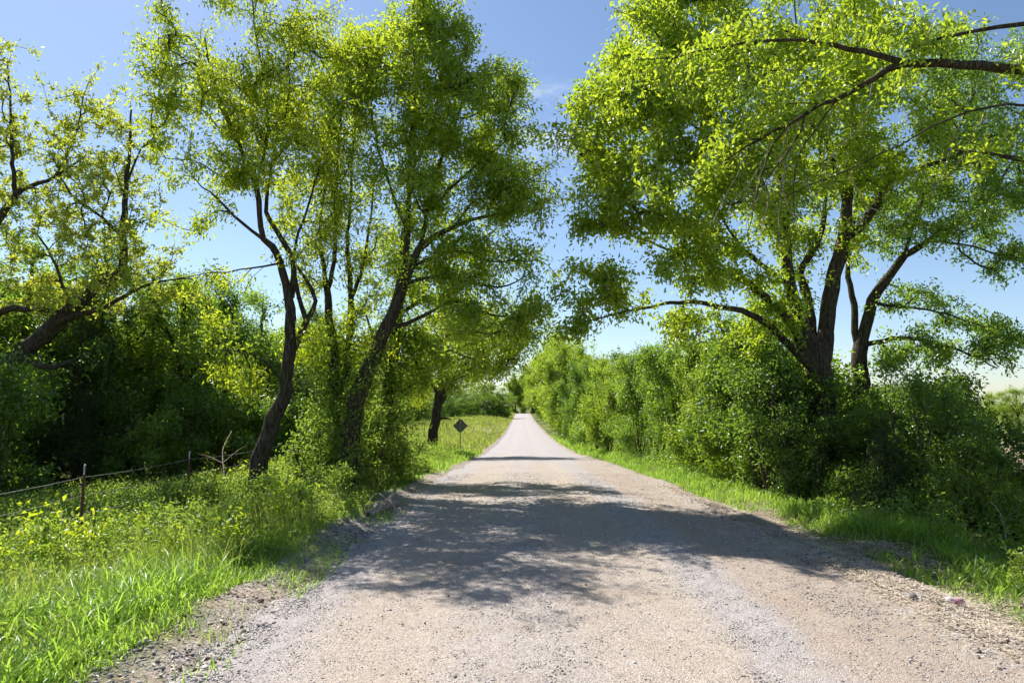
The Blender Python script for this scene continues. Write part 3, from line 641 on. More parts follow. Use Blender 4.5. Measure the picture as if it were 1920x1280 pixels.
print('trees done')

# ------------------------------------------------------------------ shrubs and background trees: a few kinds, copied
def grow_local(name, seed, stems, lobes, n, per, length, width, mats, spread=.10, droop=.25, flat=.4, tipr=.004, stem_name='stem', sides=6, leafkind='leaf', foliage='foliage'):
    """a plant standing at the origin; stems: lists of (x, y, z, r); lobes: (x, y, z, rx, ry, rz, weight)"""
    rng = np.random.default_rng(seed); s = Skel(rng)
    for st in stems: s.limb(np.array(st, float), .25, .02)
    W = np.array([l[6] for l in lobes], float); W /= W.sum(); pts = []
    for l, w in zip(lobes, W):
        m = max(4, int(n * w)); nc = max(2, m // 4)
        cen = unit(rng.standard_normal((nc, 3))) * rng.random((nc, 1)) ** .4
        q = cen[rng.integers(0, nc, m)] + rng.standard_normal((m, 3)) * .17
        pts.append(np.array(l[:3]) + q * np.array(l[3:6]))
    A = np.vstack(pts); A = A[A[:, 2] > .08]
    s.grow(A, tipr, .2, .04, .3)
    root = empty(name)
    for i, ids in enumerate(s.limbs): obj(stem_name, tube_mesh(stem_name, s.p[ids], np.maximum(s.r[ids], .006), sides, .04, rng), mats[0], root)
    obj('twigs', s.twig_mesh('twigs'), mats[0], root, 'stuff')
    tips = np.array([t[-1] for t in s.twigs]); C = s.p[tips]; D = s.d[tips]
    V, T, r = leaves(C, D, per, length, width, spread, rng, droop, .4, flat)
    obj(foliage, mesh_np(foliage, V, T, False, rnd=r), mats[1], root, 'stuff')
    return root

def shrub_kind(seed, h, r, mat, n=420, per=30, length=.085, width=.042, spread=.11):
    rng = random.Random(seed); stems = []; lobes = []
    for i in range(5):
        a = i * 1.257 + rng.uniform(-.4, .4); q = r * rng.uniform(.25, .55); hh = h * rng.uniform(.6, .9)
        stems.append([(math.cos(a) * .08, math.sin(a) * .08, -.05, .03), (math.cos(a) * q * .5, math.sin(a) * q * .5, hh * .5, .022), (math.cos(a) * q, math.sin(a) * q, hh, .008)])
    for i in range(17):
        a = rng.uniform(0, 6.28); q = r * rng.uniform(.2, .85); z = h * rng.uniform(.16, .92)
        sh = r * rng.uniform(.16, .36) * (1.15 - .5 * z / h)
        lobes.append((math.cos(a) * q * (1.1 - .45 * z / h), math.sin(a) * q * (1.1 - .45 * z / h), z, sh, sh, sh * .85, sh))
    lobes.append((0, 0, h * .5, r * .5, r * .5, h * .42, r * .7))
    return grow_local('shrub', seed, stems, lobes, n, per, length, width, (M['stem'], mat), spread)
def tree_kind(seed, h, r, mat, n=700, per=34, length=.12, width=.06, low=.10, spread=.16, name='tree'):
    rng = random.Random(seed); lobes = []
    bx, by = rng.uniform(-.3, .3), rng.uniform(-.3, .3)
    stems = [[(0, 0, -.08, h * .022), (bx * .3, by * .3, h * .3, h * .017), (bx, by, h * .6, h * .011), (bx * 1.3, by * 1.2, h * .86, h * .005)]]
    for i in range(7):
        a = i * .9 + rng.uniform(-.3, .3); z0 = h * rng.uniform(.22, .55); q = r * rng.uniform(.45, .8)
        stems.append([(bx * z0 / h, by * z0 / h, z0, h * .009), (math.cos(a) * q * .5, math.sin(a) * q * .5, z0 + h * .12, h * .006), (math.cos(a) * q, math.sin(a) * q, z0 + h * .22, h * .003)])
    for i in range(16):
        a = rng.uniform(0, 6.28); z = h * rng.uniform(low, .93); f = math.sin(min(1, (z / h - low * .5) / .9) * math.pi) ** .6
        q = r * rng.uniform(.25, .8) * f; sh = r * rng.uniform(.26, .44)
        lobes.append((math.cos(a) * q, math.sin(a) * q, z, sh, sh, sh * .8, sh * sh))
    lobes.append((0, 0, h * .6, r * .5, r * .5, h * .35, r * r * .5))
    return grow_local(name, seed, stems, lobes, n, per, length, width, (M['bark'], mat), spread, tipr=.005, stem_name='limb', foliage='crown')
def cedar_kind(seed, h, r):
    rng = random.Random(seed)
    stems = [[(0, 0, -.05, .07), (.03, .02, h * .5, .045), (0, 0, h * .97, .01)]]; lobes = []
    for i in range(22):
        z = h * (.06 + .9 * i / 22); q = r * (1 - (z / h)) ** .8 * .62; a = i * 2.4
        sh = r * .34 * (1.08 - z / h) + .06
        lobes.append((math.cos(a) * q, math.sin(a) * q, z, sh, sh, sh * .8, sh * sh))
    lobes.append((0, 0, h * .4, r * .5, r * .5, h * .4, r * .4))
    return grow_local('cedar', seed, stems, lobes, 620, 46, .085, .012, (M['bark'], M['leaf_cedar']), .075, .0, .1, stem_name='trunk')

_used = {}
def place(kind, proto_key, px, Y, h, label, cat, group, rng, name=None, X=None, squash=1.0, sink=.03):
    proto, ph = kind
    if proto_key not in _used: _used[proto_key] = 1; o = proto
    else: o = copy_tree(proto)
    x = (px - 960.0) / F * Y if X is None else X
    sc = h / ph; o.location = (x, Y, float(ground_z(x, Y)) - sink); o.rotation_euler = (0, 0, rng.uniform(0, 6.28))
    o.scale = (sc * squash * rng.uniform(.92, 1.1), sc * squash * rng.uniform(.92, 1.1), sc)
    tag(o, label, cat, group)
    if name: o.name = name
    return o
K = {'sun0': (shrub_kind(21, 4.2, 1.9, M['leaf_mid'], 520, 28, .10, .05), 4.2), 'sun1': (shrub_kind(22, 4.6, 1.8, M['leaf_green'], 520, 28, .10, .05), 4.6), 'sun2': (shrub_kind(27, 4.4, 1.9, M['leaf_deep'], 520, 28, .10, .05), 4.4),
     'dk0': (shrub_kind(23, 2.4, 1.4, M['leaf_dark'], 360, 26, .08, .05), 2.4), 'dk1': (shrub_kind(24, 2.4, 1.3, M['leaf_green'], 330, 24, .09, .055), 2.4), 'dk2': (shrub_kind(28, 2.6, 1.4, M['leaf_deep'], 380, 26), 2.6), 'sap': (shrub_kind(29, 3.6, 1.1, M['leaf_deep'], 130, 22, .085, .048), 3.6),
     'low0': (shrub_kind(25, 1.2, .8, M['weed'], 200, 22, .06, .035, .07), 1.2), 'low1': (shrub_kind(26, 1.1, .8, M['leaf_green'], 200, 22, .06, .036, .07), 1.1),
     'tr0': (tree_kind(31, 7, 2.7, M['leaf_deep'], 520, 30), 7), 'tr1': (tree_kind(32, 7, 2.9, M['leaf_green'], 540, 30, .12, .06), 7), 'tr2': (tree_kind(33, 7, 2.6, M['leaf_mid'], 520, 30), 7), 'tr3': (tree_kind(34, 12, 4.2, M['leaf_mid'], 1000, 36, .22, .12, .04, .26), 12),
     'ced': (cedar_kind(35, 4.5, 1.4), 4.5)}
prng = random.Random(5)
def put(k, px, Y, h, label, cat, group, name=None, X=None, squash=1.0, sink=.03): return place(K[k], k, px, Y, h, label, cat, group, prng, name, X, squash, sink)

# the wood behind the fence on the left
g = 'trees of the dark wood behind the fence'
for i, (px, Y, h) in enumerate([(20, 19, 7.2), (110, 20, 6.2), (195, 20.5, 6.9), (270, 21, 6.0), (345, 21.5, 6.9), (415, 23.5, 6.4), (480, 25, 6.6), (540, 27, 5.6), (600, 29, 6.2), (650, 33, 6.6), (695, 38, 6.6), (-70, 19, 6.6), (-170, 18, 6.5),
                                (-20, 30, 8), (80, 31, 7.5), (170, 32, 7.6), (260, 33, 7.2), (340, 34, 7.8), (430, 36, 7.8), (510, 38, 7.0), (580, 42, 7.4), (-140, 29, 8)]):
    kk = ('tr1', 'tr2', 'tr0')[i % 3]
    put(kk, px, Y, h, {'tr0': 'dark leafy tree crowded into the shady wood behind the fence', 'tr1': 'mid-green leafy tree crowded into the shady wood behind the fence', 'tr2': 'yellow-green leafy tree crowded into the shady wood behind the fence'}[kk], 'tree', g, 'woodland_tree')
g = 'shrubs along the edge of the wood'
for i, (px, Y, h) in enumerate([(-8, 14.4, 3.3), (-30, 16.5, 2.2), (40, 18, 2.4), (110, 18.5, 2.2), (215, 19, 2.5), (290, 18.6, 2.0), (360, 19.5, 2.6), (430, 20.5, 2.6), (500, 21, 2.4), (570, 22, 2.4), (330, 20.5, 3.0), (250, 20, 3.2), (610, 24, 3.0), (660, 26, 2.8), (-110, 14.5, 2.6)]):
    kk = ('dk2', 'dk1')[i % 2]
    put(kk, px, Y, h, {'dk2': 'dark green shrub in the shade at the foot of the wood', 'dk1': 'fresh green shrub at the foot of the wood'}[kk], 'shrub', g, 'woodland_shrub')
for px, Y, h in [(150, 18.6, 5.0), (95, 19.5, 4.6), (185, 19.5, 5.2), (560, 23, 4.2)]:
    put('ced', px, Y, h, 'dark conical cedar growing among the shrubs of the wood', 'cedar', 'cedars in the wood', 'cedar_tree')
g = 'bushes around the roadside trunks'
for px, Y, h in [(600, 14.6, 1.5), (690, 15.2, 1.5), (745, 17.5, 1.3), (540, 14, 1.0), (770, 20, 1.2), (640, 16, 2.2), (340, 12.2, .85), (420, 12.6, .8), (500, 12.2, .95), (585, 12.6, .9), (470, 10.4, .7), (390, 10.6, .6), (560, 11.2, .7)]:
    put('low0', px, Y, h, 'low sunlit bush tangled around the feet of the roadside trees' if Y > 12.9 else 'low rounded bush on the open verge between fence and gravel', 'bush', g, 'verge_bush')
put('low0', 700, 16.6, 2.2, 'low sunlit bush tangled around the feet of the roadside trees', 'bush', g, 'verge_bush')
# far left, past the meadow
for px, Y, h in [(765, 92, 7), (785, 105, 7.4), (815, 120, 7.5), (845, 150, 8), (868, 165, 8.2), (888, 178, 8.6), (905, 186, 8.4), (925, 190, 8.6), (940, 192, 8.4), (720, 80, 7), (690, 70, 7), (640, 66, 8)]:
    put('tr0' if px % 2 else 'tr1', px, Y, h, {1: 'dark tree in the row beyond the meadow', 0: 'mid-green tree in the row beyond the meadow'}[px % 2], 'tree', 'trees beyond the meadow', 'meadow_tree', squash=1.45)
put('sun2', 944, 292, 5.0, 'rounded green bush on the crest beside the end of the road', 'bush', 'bushes on the crest', 'crest_bush', squash=1.5)
put('sun2', 955, 330, 5.0, 'rounded green bush on the crest beside the end of the road', 'bush', 'bushes on the crest', 'crest_bush', squash=1.5)

for i, px in enumerate(range(752, 948, 15)):
    Y = 88 + 104 * ((px - 752) / 196.) ** .7
    put('sun2', px, Y, 3.6 + (i * 7 % 5) * .35, 'dark bush filling the foot of the tree row beyond the meadow', 'bush', 'bushes beyond the meadow', 'meadow_bush', squash=1.5, sink=.3)
# the hedgerow on the right
g = 'bushes of the roadside hedgerow'
HL = {'sun0': 'bright yellow-green hedgerow bush beside the grassy verge', 'sun1': 'mid-green hedgerow bush beside the grassy verge', 'sun2': 'dark green hedgerow bush beside the grassy verge'}
row = [(1385, 14.8, 3.0), (1328, 17, 3.9), (1283, 19.2, 3.5), (1243, 22, 4.8), (1206, 25, 3.9), (1172, 29, 5.2), (1146, 33, 4.4), (1122, 38, 5.8), (1102, 44, 5.2), (1084, 51, 6.8), (1070, 59, 6.6)]
ORD = ['first', 'second', 'third', 'fourth', 'fifth', 'sixth', 'seventh', 'eighth', 'ninth', 'tenth', 'eleventh', 'twelfth']
for i, (px, Y, h) in enumerate(row): kk = ('sun1', 'sun0', 'sun0', 'sun1', 'sun2')[i % 5]; put(kk, px, Y, h, HL[kk].split(' hedgerow')[0] + ' hedgerow bush on the grassy verge, ' + ORD[i] + ' from the massive multi-stemmed trunk', 'bush', g, 'hedgerow_bush', X=(px - 960.0) / F * Y + .55, squash=.8)
for i, (px, Y, h) in enumerate([(1440, 18, 4.6), (1390, 20, 3.8), (1345, 22.5, 5.0), (1300, 26, 4.3), (1262, 30, 5.8), (1225, 34, 4.9), (1190, 40, 6.3), (1160, 47, 6.3), (1135, 55, 7), (1480, 21, 3.8), (1520, 23, 3.4)]):
    kk = ('sun2', 'sun1', 'sun0')[i % 3]; put(kk, px, Y, h, {'sun0': 'bright yellow-green bush in the back row of the hedgerow', 'sun1': 'mid-green bush in the back row of the hedgerow', 'sun2': 'dark green bush in the back row of the hedgerow'}[kk], 'bush', g, 'hedgerow_bush')
g = 'tall trees closing the road'
for i, (px, Y, h) in enumerate([(1060, 74, 11), (1050, 88, 13), (1044, 104, 15), (1036, 124, 17), (1028, 148, 18), (1021, 172, 18), (1016, 200, 18), (1012, 236, 17), (1090, 78, 11), (1075, 100, 13), (1064, 130, 16), (1120, 85, 10)]):
    put('tr3', px, Y, h, 'tall leafy tree at the road edge, ' + ORD[i] + ' of its row past the hedgerow' if i < 8 else 'tall leafy tree in the second rank behind the far roadside row', 'tree', g, 'row_tree', squash=.9)
for px, Y, h in [(966, 300, 19), (982, 310, 22), (998, 304, 22), (1012, 288, 19)]:
    put('tr3', px, Y, h, 'tall tree standing past the crest where the road drops out of sight', 'tree', 'trees past the crest', 'row_tree', squash=.85)
# under the big right-hand trees
g = 'shrubs under the right-hand trees'
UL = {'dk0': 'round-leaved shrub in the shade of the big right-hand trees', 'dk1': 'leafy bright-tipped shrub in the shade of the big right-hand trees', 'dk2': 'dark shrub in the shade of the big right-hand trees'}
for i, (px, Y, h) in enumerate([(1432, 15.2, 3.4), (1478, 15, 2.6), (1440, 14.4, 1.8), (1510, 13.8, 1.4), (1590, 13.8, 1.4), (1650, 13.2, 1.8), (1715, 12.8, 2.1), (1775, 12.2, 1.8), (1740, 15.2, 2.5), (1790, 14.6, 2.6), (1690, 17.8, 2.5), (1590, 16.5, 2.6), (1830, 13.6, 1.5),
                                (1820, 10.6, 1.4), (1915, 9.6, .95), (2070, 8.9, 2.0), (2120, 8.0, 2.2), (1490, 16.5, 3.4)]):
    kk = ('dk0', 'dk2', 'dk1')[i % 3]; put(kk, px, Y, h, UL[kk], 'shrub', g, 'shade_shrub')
for px, Y, h in [(1440, 13.4, 3.2), (1475, 13.0, 1.9), (1465, 15.5, 3.6), (1525, 12.8, 1.7), (1580, 13.0, 1.7), (1640, 12.6, 2.2), (1690, 12, 2.8), (1420, 14.2, 3.6), (1400, 15.4, 4.0), (1740, 11.4, 2.4), (1800, 11, 2.2)]:
    put('sap', px, Y, h, 'thin-stemmed sapling with sparse leaves in the brush under the right-hand trees', 'sapling', 'saplings under the right-hand trees', 'sapling')
g = 'low plants at the foot of the right bank'
for i, (px, Y, h) in enumerate([(1575, 12.2, .8), (1650, 11.6, .9), (1735, 10.8, .8), (1815, 10, .9), (1895, 9.0, .8), (1970, 8.0, .9), (1490, 13.2, .9), (1860, 10, 1.1), (1700, 11.8, 1.2), (1920, 6.6, .55)]):
    kk = ('low1', 'low0')[i % 2]; put(kk, px, Y, h, {'low1': 'knee-high dark green plant at the foot of the right bank', 'low0': 'knee-high pale green plant at the foot of the right bank'}[kk], 'plant', g, 'bank_plant')
put('ced', 1655, 11.6, 1.7, 'small feathery olive cedar at the edge of the right verge', 'cedar', None, 'young_cedar', squash=1.3)
g = 'trees beyond the brown field'
for px in range(1540, 2000, 52):
    put('tr2', px, 96 + (px * 7 % 23), 6.5 + (px % 5) * .4, 'hazy green tree in the line beyond the brown field', 'tree', g, 'field_tree', squash=1.3)

# ------------------------------------------------------------------ grass and low growth
def blades(x, y, h, w, lean, rng, zoff=0.0):
    n = len(x); z = top_z(x, y) - .02 + zoff
    a = rng.random(n) * 2 * math.pi; hd = np.stack([np.cos(a), np.sin(a), np.zeros(n)], 1)
    b = a + math.pi / 2 + rng.standard_normal(n) * .5; sd = np.stack([np.cos(b), np.sin(b), np.zeros(n)], 1)
    base = np.stack([x, y, z], 1); ln = (lean * (.3 + rng.random(n)))[:, None]
    rows = []
    for s, wf in ((0, .75), (.4, 1.0), (.75, .7)):
        c = base + np.array([0, 0, 1.]) * (h * (s - .22 * s * s * ln[:, 0] * 1.4))[:, None] + hd * ln * (h * s ** 2)[:, None]
        rows += [c - sd * (w * wf * .5)[:, None], c + sd * (w * wf * .5)[:, None]]
    tip = base + np.array([0, 0, 1.]) * (h * (1 - .42 * ln[:, 0]))[:, None] + hd * ln * h[:, None] * 1.05
    V = np.stack(rows + [tip], 1).reshape(-1, 3); o = np.arange(n)[:, None] * 7
    T = np.concatenate([o + f for f in ([0, 1, 3], [0, 3, 2], [2, 3, 5], [2, 5, 4], [4, 5, 6])])
    r = np.clip(.25 + .5 * (vnoise(x * 1.1, y * 1.1, 41) * .5 + .5) + rng.standard_normal(n) * .18, 0, 1)
    return V, T, np.repeat(r, 7)
def scatter(n, t0, t1, y0, y1, rng, clump=1.3, thr=-.2):
    t = t0 + (t1 - t0) * rng.random(n); y = y0 + (y1 - y0) * rng.random(n); x = t + xroad(y)
    keep = vnoise(x * clump, y * clump, 51) + .5 * vnoise(x * clump * 3, y * clump * 3, 52) + rng.standard_normal(n) * .25 > thr
    return x[keep], y[keep], t[keep]
rg = np.random.default_rng(77)
def grass_obj(name, label, parts, mat):
    Vs, Ts, Rs, o = [], [], [], 0
    for V, T, r in parts: Vs.append(V); Ts.append(T + o); Rs.append(r); o += len(V)
    ob = obj(name, mesh_np(name, np.vstack(Vs), np.vstack(Ts), False, rnd=np.concatenate(Rs)), mat)
    tag(ob, label, 'grass', kind='stuff'); return ob
def gpart(n, t0, t1, y0, y1, h0, h1, w, lean=.55, clump=1.3, thr=-.2, edge=None):
    x, y, t = scatter(n, t0, t1, y0, y1, rg, clump, thr); m = len(x)
    h = (h0 + (h1 - h0) * rg.random(m)) * (.75 + .35 * vnoise(x * .9, y * .9, 61))
    if edge: h *= .35 + .65 * sst(edge[0], edge[1], np.abs(t))
    return blades(x, y, h, w * (.7 + .6 * rg.random(m)), np.full(m, lean), rg)
grass_obj('verge_grass', 'lush green grass along the left verge', [
    gpart(15000, -5.8, -3.1, 2.6, 8.2, .24, .50, .011, .75, edge=(3.0, 3.8), thr=-.45), gpart(2600, -5.6, -3.35, 3.0, 7.2, .42, .66, .0125, .95, thr=-.1), gpart(9000, -3.4, -2.4, 2.6, 14, .04, .18, .007, .85, thr=.12),
    gpart(17000, -6.2, -2.95, 8, 20, .16, .38, .010, .6, edge=(2.9, 3.6), thr=-.3), gpart(12000, -10.5, -5.4, 2.6, 16, .20, .42, .012, .6, thr=-.4),
    gpart(12000, -6.0, -2.7, 20, 42, .22, .42, .018, .5, thr=-.3)], M['grass'])
grass_obj('seeding_grass', 'thin tall grass stems rising through the weeds of the left verge', [
    gpart(11000, -7.4, -3.3, 6.5, 19, .38, .85, .0065, .45, .9, -.2), gpart(3000, -6.5, -3.6, 3, 7, .35, .7, .006, .5, .9, .1)], M['meadow'])
grass_obj('verge_grass', 'bright green grass along the right verge', [
    gpart(13000, 3.65, 5.1, 4.2, 12.5, .18, .46, .012, .7, edge=(3.65, 4.2), thr=-.15), gpart(1100, 2.6, 3.5, 3.5, 12, .03, .10, .006, .8, thr=.45),
    gpart(12000, 2.95, 4.6, 12, 30, .16, .36, .013, .55, edge=(2.9, 3.4), thr=-.4), gpart(7000, 2.8, 4.8, 30, 80, .25, .45, .03, .45, thr=-.5)], M['grass'])
grass_obj('meadow_grass', 'tall pale meadow grass beyond the roadside trees on the left', [
    gpart(16000, -14, -2.9, 40, 75, .30, .60, .035, .4, .5, -.6), gpart(15000, -24, -2.9, 75, 160, .35, .6, .08, .4, .3, -.8), gpart(9000, -20, -2.8, 160, 285, .35, .6, .14, .4, .2, -.8),
    gpart(12000, -13, -5.5, 20, 42, .30, .60, .022, .45, .6, -.5)], M['meadow'])

def undergrowth(name, label, spec, mat):
    Vs, Ts, Rs, o = [], [], [], 0
    for n, t0, t1, y0, y1, hmax, per, L, W in spec:
        x, y, t = scatter(n, t0, t1, y0, y1, rg, .8, -.1); m = len(x)
        top = hmax * (.45 + .55 * np.clip(vnoise(x * .7, y * .7, 71) * .9 + .4, 0, 1)) * sst(min(abs(t0), abs(t1)) - .1, min(abs(t0), abs(t1)) + .8, np.abs(t))
        C = np.stack([x, y, ground_z(x, y) + top * rg.random(m) ** .6 + .03], 1)
        V, T, r = leaves(C, unit(rg.standard_normal((m, 3)) + np.array([0, 0, .6])), per, L, W, .07, rg, .15, .12, .55)
        Vs.append(V); Ts.append(T + o); Rs.append(r); o += len(V)
    ob = obj(name, mesh_np(name, np.vstack(Vs), np.vstack(Ts), False, rnd=np.concatenate(Rs)), mat); tag(ob, label, 'undergrowth', kind='stuff')
undergrowth('undergrowth', 'tangled small-leaved weeds filling the left verge', [
    (6500, -7.2, -3.1, 7.5, 22, .75, 10, .05, .028), (2600, -6.5, -3.6, 3.2, 7.5, .42, 9, .05, .03), (3500, -11, -6, 8, 18, .5, 9, .055, .03), (1800, -5, -2.9, 20, 34, .6, 10, .07, .04)], M['weed'])
undergrowth('undergrowth', 'leafy ground cover under the right-hand trees', [
    (4200, 4.3, 9, 5.5, 16, .5, 10, .055, .036), (2200, 3.9, 6, 14, 34, .6, 10, .075, .042), (1800, 8, 15, 8, 22, .5, 9, .07, .045)], M['leaf_green'])

# single weeds standing up out of the tangle
def weed_kind(seed, h, mat, n=26):
    rng = random.Random(seed)
    st = [[(0, 0, -.04, .006), (rng.uniform(-.05, .05), rng.uniform(-.05, .05), h * .5, .005), (rng.uniform(-.1, .1), rng.uniform(-.1, .1), h, .003)]]
    lobes = [(0, 0, h * .62, .22, .22, h * .36, 1)]
    return grow_local('weed', seed, st, lobes, n, 12, .075, .042, (M['stem'], mat), .05, .1, .5, tipr=.0018)
KW = [(weed_kind(81, .9, M['weed']), .9), (weed_kind(82, .8, M['leaf_yellow']), .8), (weed_kind(83, 1.0, M['leaf_fresh'], 32), 1.0)]
wl_ = ['olive-leaved weed standing above the tangle of the left verge', 'yellow-leaved weed standing above the tangle of the left verge', 'fresh green weed standing above the tangle of the left verge']
wr = random.Random(9)
for i in range(42):
    Y = wr.uniform(7.6, 18); t = wr.uniform(-6.8, -3.5); X = t + float(xroad(Y))
    place(KW[i % 3], 'w%d' % (i % 3), 0, Y, wr.uniform(.45, .95), wl_[i % 3], 'weed', 'tall weeds on the left verge', wr, 'tall_weed', X=X)

# ------------------------------------------------------------------ loose stone, clods and litter
_g = (1 + 5 ** .5) / 2
ICO_V = unit(np.array([(-1, _g, 0), (1, _g, 0), (-1, -_g, 0), (1, -_g, 0), (0, -1, _g), (0, 1, _g), (0, -1, -_g), (0, 1, -_g), (_g, 0, -1), (_g, 0, 1), (-_g, 0, -1), (-_g, 0, 1)], float))
ICO_F = np.array([(0, 11, 5), (0, 5, 1), (0, 1, 7), (0, 7, 10), (0, 10, 11), (1, 5, 9), (5, 11, 4), (11, 10, 2), (10, 7, 6), (7, 1, 8), (3, 9, 4), (3, 4, 2), (3, 2, 6), (3, 6, 8), (3, 8, 9), (4, 9, 5), (2, 4, 11), (6, 2, 10), (8, 6, 7), (9, 8, 1)])
OCT_V = np.array([(1, 0, 0), (-1, 0, 0), (0, 1, 0), (0, -1, 0), (0, 0, 1), (0, 0, -1)], float)
OCT_F = np.array([(0, 2, 4), (2, 1, 4), (1, 3, 4), (3, 0, 4), (2, 0, 5), (1, 2, 5), (3, 1, 5), (0, 3, 5)])
def lumps(x, y, r, rng, bv, bf, flat=.62, sink=.25, jit=.22):
    n = len(x); k = len(bv)
    v = bv[None] * (1 + jit * rng.standard_normal((n, k, 1))) * (1 + .28 * rng.standard_normal((n, 1, 3)))
    v[..., 2] *= flat; a = rng.random(n) * 6.28; c, s = np.cos(a)[:, None], np.sin(a)[:, None]
    v = np.stack([v[..., 0] * c - v[..., 1] * s, v[..., 0] * s + v[..., 1] * c, v[..., 2]], -1) * r[:, None, None]
    z = top_z(x, y) + r * flat * (1 - 2 * sink) * .6
    V = (v + np.stack([x, y, z], -1)[:, None, :]).reshape(-1, 3)
    T = (bf[None] + (np.arange(n) * k)[:, None, None]).reshape(-1, 3)
    return V, T, n, k
def gravel():
    parts = []; rs = []; o = 0
    for n, y0, y1, r0, r1, bv, bf in ((46000, 3.2, 9, .0025, .0065, OCT_V, OCT_F), (7000, 3.2, 10, .0045, .009, ICO_V, ICO_F), (16000, 8, 20, .006, .012, OCT_V, OCT_F), (500, 3.4, 16, .008, .016, ICO_V, ICO_F)):
        y = y0 + (y1 - y0) * rg.random(n * 3) ** 1.15; t = -3.2 + 6.0 * rg.random(n * 3)
        keep = rg.random(n * 3) < (.22 + .78 * loose(t, y)); t = t[keep][:n]; y = y[keep][:n]; x = t + xroad(y); m = len(x)
        r = r0 + (r1 - r0) * rg.random(m) ** 2
        V, T, q, k = lumps(x, y, r, rg, bv, bf); parts.append((V, T)); rs.append(np.repeat(np.clip(rg.beta(2.2, 1.9, m), 0, 1), k))
    for n, t0, t1, y0, y1, r0, r1 in ((9000, -3.45, -2.3, 3.0, 14, .005, .014), (1500, -3.3, -2.4, 3.0, 12, .010, .024), (5000, 2.0, 3.3, 3.4, 12, .004, .011)):
        y = y0 + (y1 - y0) * rg.random(n) ** 1.2; t = t0 + (t1 - t0) * rg.random(n); x = t + xroad(y); kp = vnoise(x * 1.7, y * 1.7, 97) > -.35; x, y = x[kp], y[kp]; m = len(x)
        V, T, q, k = lumps(x, y, r0 + (r1 - r0) * rg.random(m) ** 2, rg, OCT_V if r1 < .02 else ICO_V, OCT_F if r1 < .02 else ICO_F); parts.append((V, T)); rs.append(np.repeat(np.clip(rg.beta(2.0, 2.2, m), 0, 1), k))
    V, T = join(parts)
    tag(obj('loose_gravel', mesh_np('loose_gravel', V, T, False, rnd=np.concatenate(rs)), M['stone']), 'loose pale gravel scattered over the road', 'gravel', kind='stuff')
gravel()
def clods():
    parts = []
    for n, t0, t1, y0, y1, r0, r1 in ((3200, -3.4, -2.5, 3, 18, .005, .020), (1500, 2.6, 3.8, 3.5, 16, .005, .018)):
        y = y0 + (y1 - y0) * rg.random(n); t = t0 + (t1 - t0) * rg.random(n); x = t + xroad(y)
        kp = vnoise(x * 1.4, y * 1.4, 91) > -.1; x, y = x[kp], y[kp]
        V, T, q, k = lumps(x, y, r0 + (r1 - r0) * rg.random(len(x)) ** 2.2, rg, ICO_V, ICO_F, .7, .3, .25); parts.append((V, T))
    V, T = join(parts); tag(obj('dirt_clods', mesh_np('dirt_clods', V, T, False), M['clod']), 'crumbled brown dirt heaped along the road edges', 'dirt', kind='stuff')
clods()
def litter():
    Vs, Ts, Rs, o = [], [], [], 0
    for n, t0, t1, y0, y1, L, W in ((40000, 2.75, 4.15, 3.4, 15, .085, .010), (6000, 2.9, 5.5, 5, 16, .06, .022), (4200, -3.3, -2.5, 3, 14, .05, .010), (2600, -3.2, -2.3, 10.3, 13.5, .06, .016)):
        x, y, t = scatter(n, t0, t1, y0, y1, rg, 1.5, -.1); m = len(x)
        C = np.stack([x, y, top_z(x, y) + .006 + .02 * rg.random(m)], 1)
        V, T, r = leaves(C, np.zeros((m, 3)), 1, L, W, .004, rg, 0, 0, .92)
        V = V.reshape(-1, 4, 3); V[..., 2] = C[:, None, 2] + (V[..., 2] - C[:, None, 2]) * .25; V = V.reshape(-1, 3)
        Vs.append(V); Ts.append(T + o); Rs.append(r); o += len(V)
    tag(obj('dead_litter', mesh_np('dead_litter', np.vstack(Vs), np.vstack(Ts), False, rnd=np.concatenate(Rs)), M['dry']), 'dry straw and dead leaves strewn along the road edges', 'litter', kind='stuff')
litter()
sr = random.Random(15)
smesh = []
for k in range(4):
    V, T, q, kk = lumps(np.zeros(1), np.zeros(1), np.ones(1), np.random.default_rng(200 + k), ICO_V, ICO_F, .6, .5, .13)
    V -= V.mean(0); smesh.append(mesh_np('stone', V, T, False, rnd=np.full(len(V), (.08, .16, .3, .62)[k])))
def stone(px, Y, r, k, label, group):
    x = (px - 960) / F * Y; o = obj('stone', smesh[k], M['stone']); o.location = (x, Y, float(top_z(x, Y)) + r * .25); o.scale = (r, r * .8, r); o.rotation_euler = (0, 0, sr.uniform(0, 6)); tag(o, label, 'stone', group)
for i in range(26):
    Y = sr.uniform(3.9, 8.5); t = sr.uniform(-1.9, 2.5); px = 960 + (t + .55) / Y * F; k = i % 3
    stone(px, Y, sr.uniform(.009, .017), k, 'small dark grey stone lying loose on the driven gravel', 'dark stones on the road')
stone(292, 4.95, .055, 3, 'flat pale stone at the grassy left edge of the gravel', None)
stone(1690, 6.1, .05, 0, 'blackish lump of stone on the brown right shoulder', None)

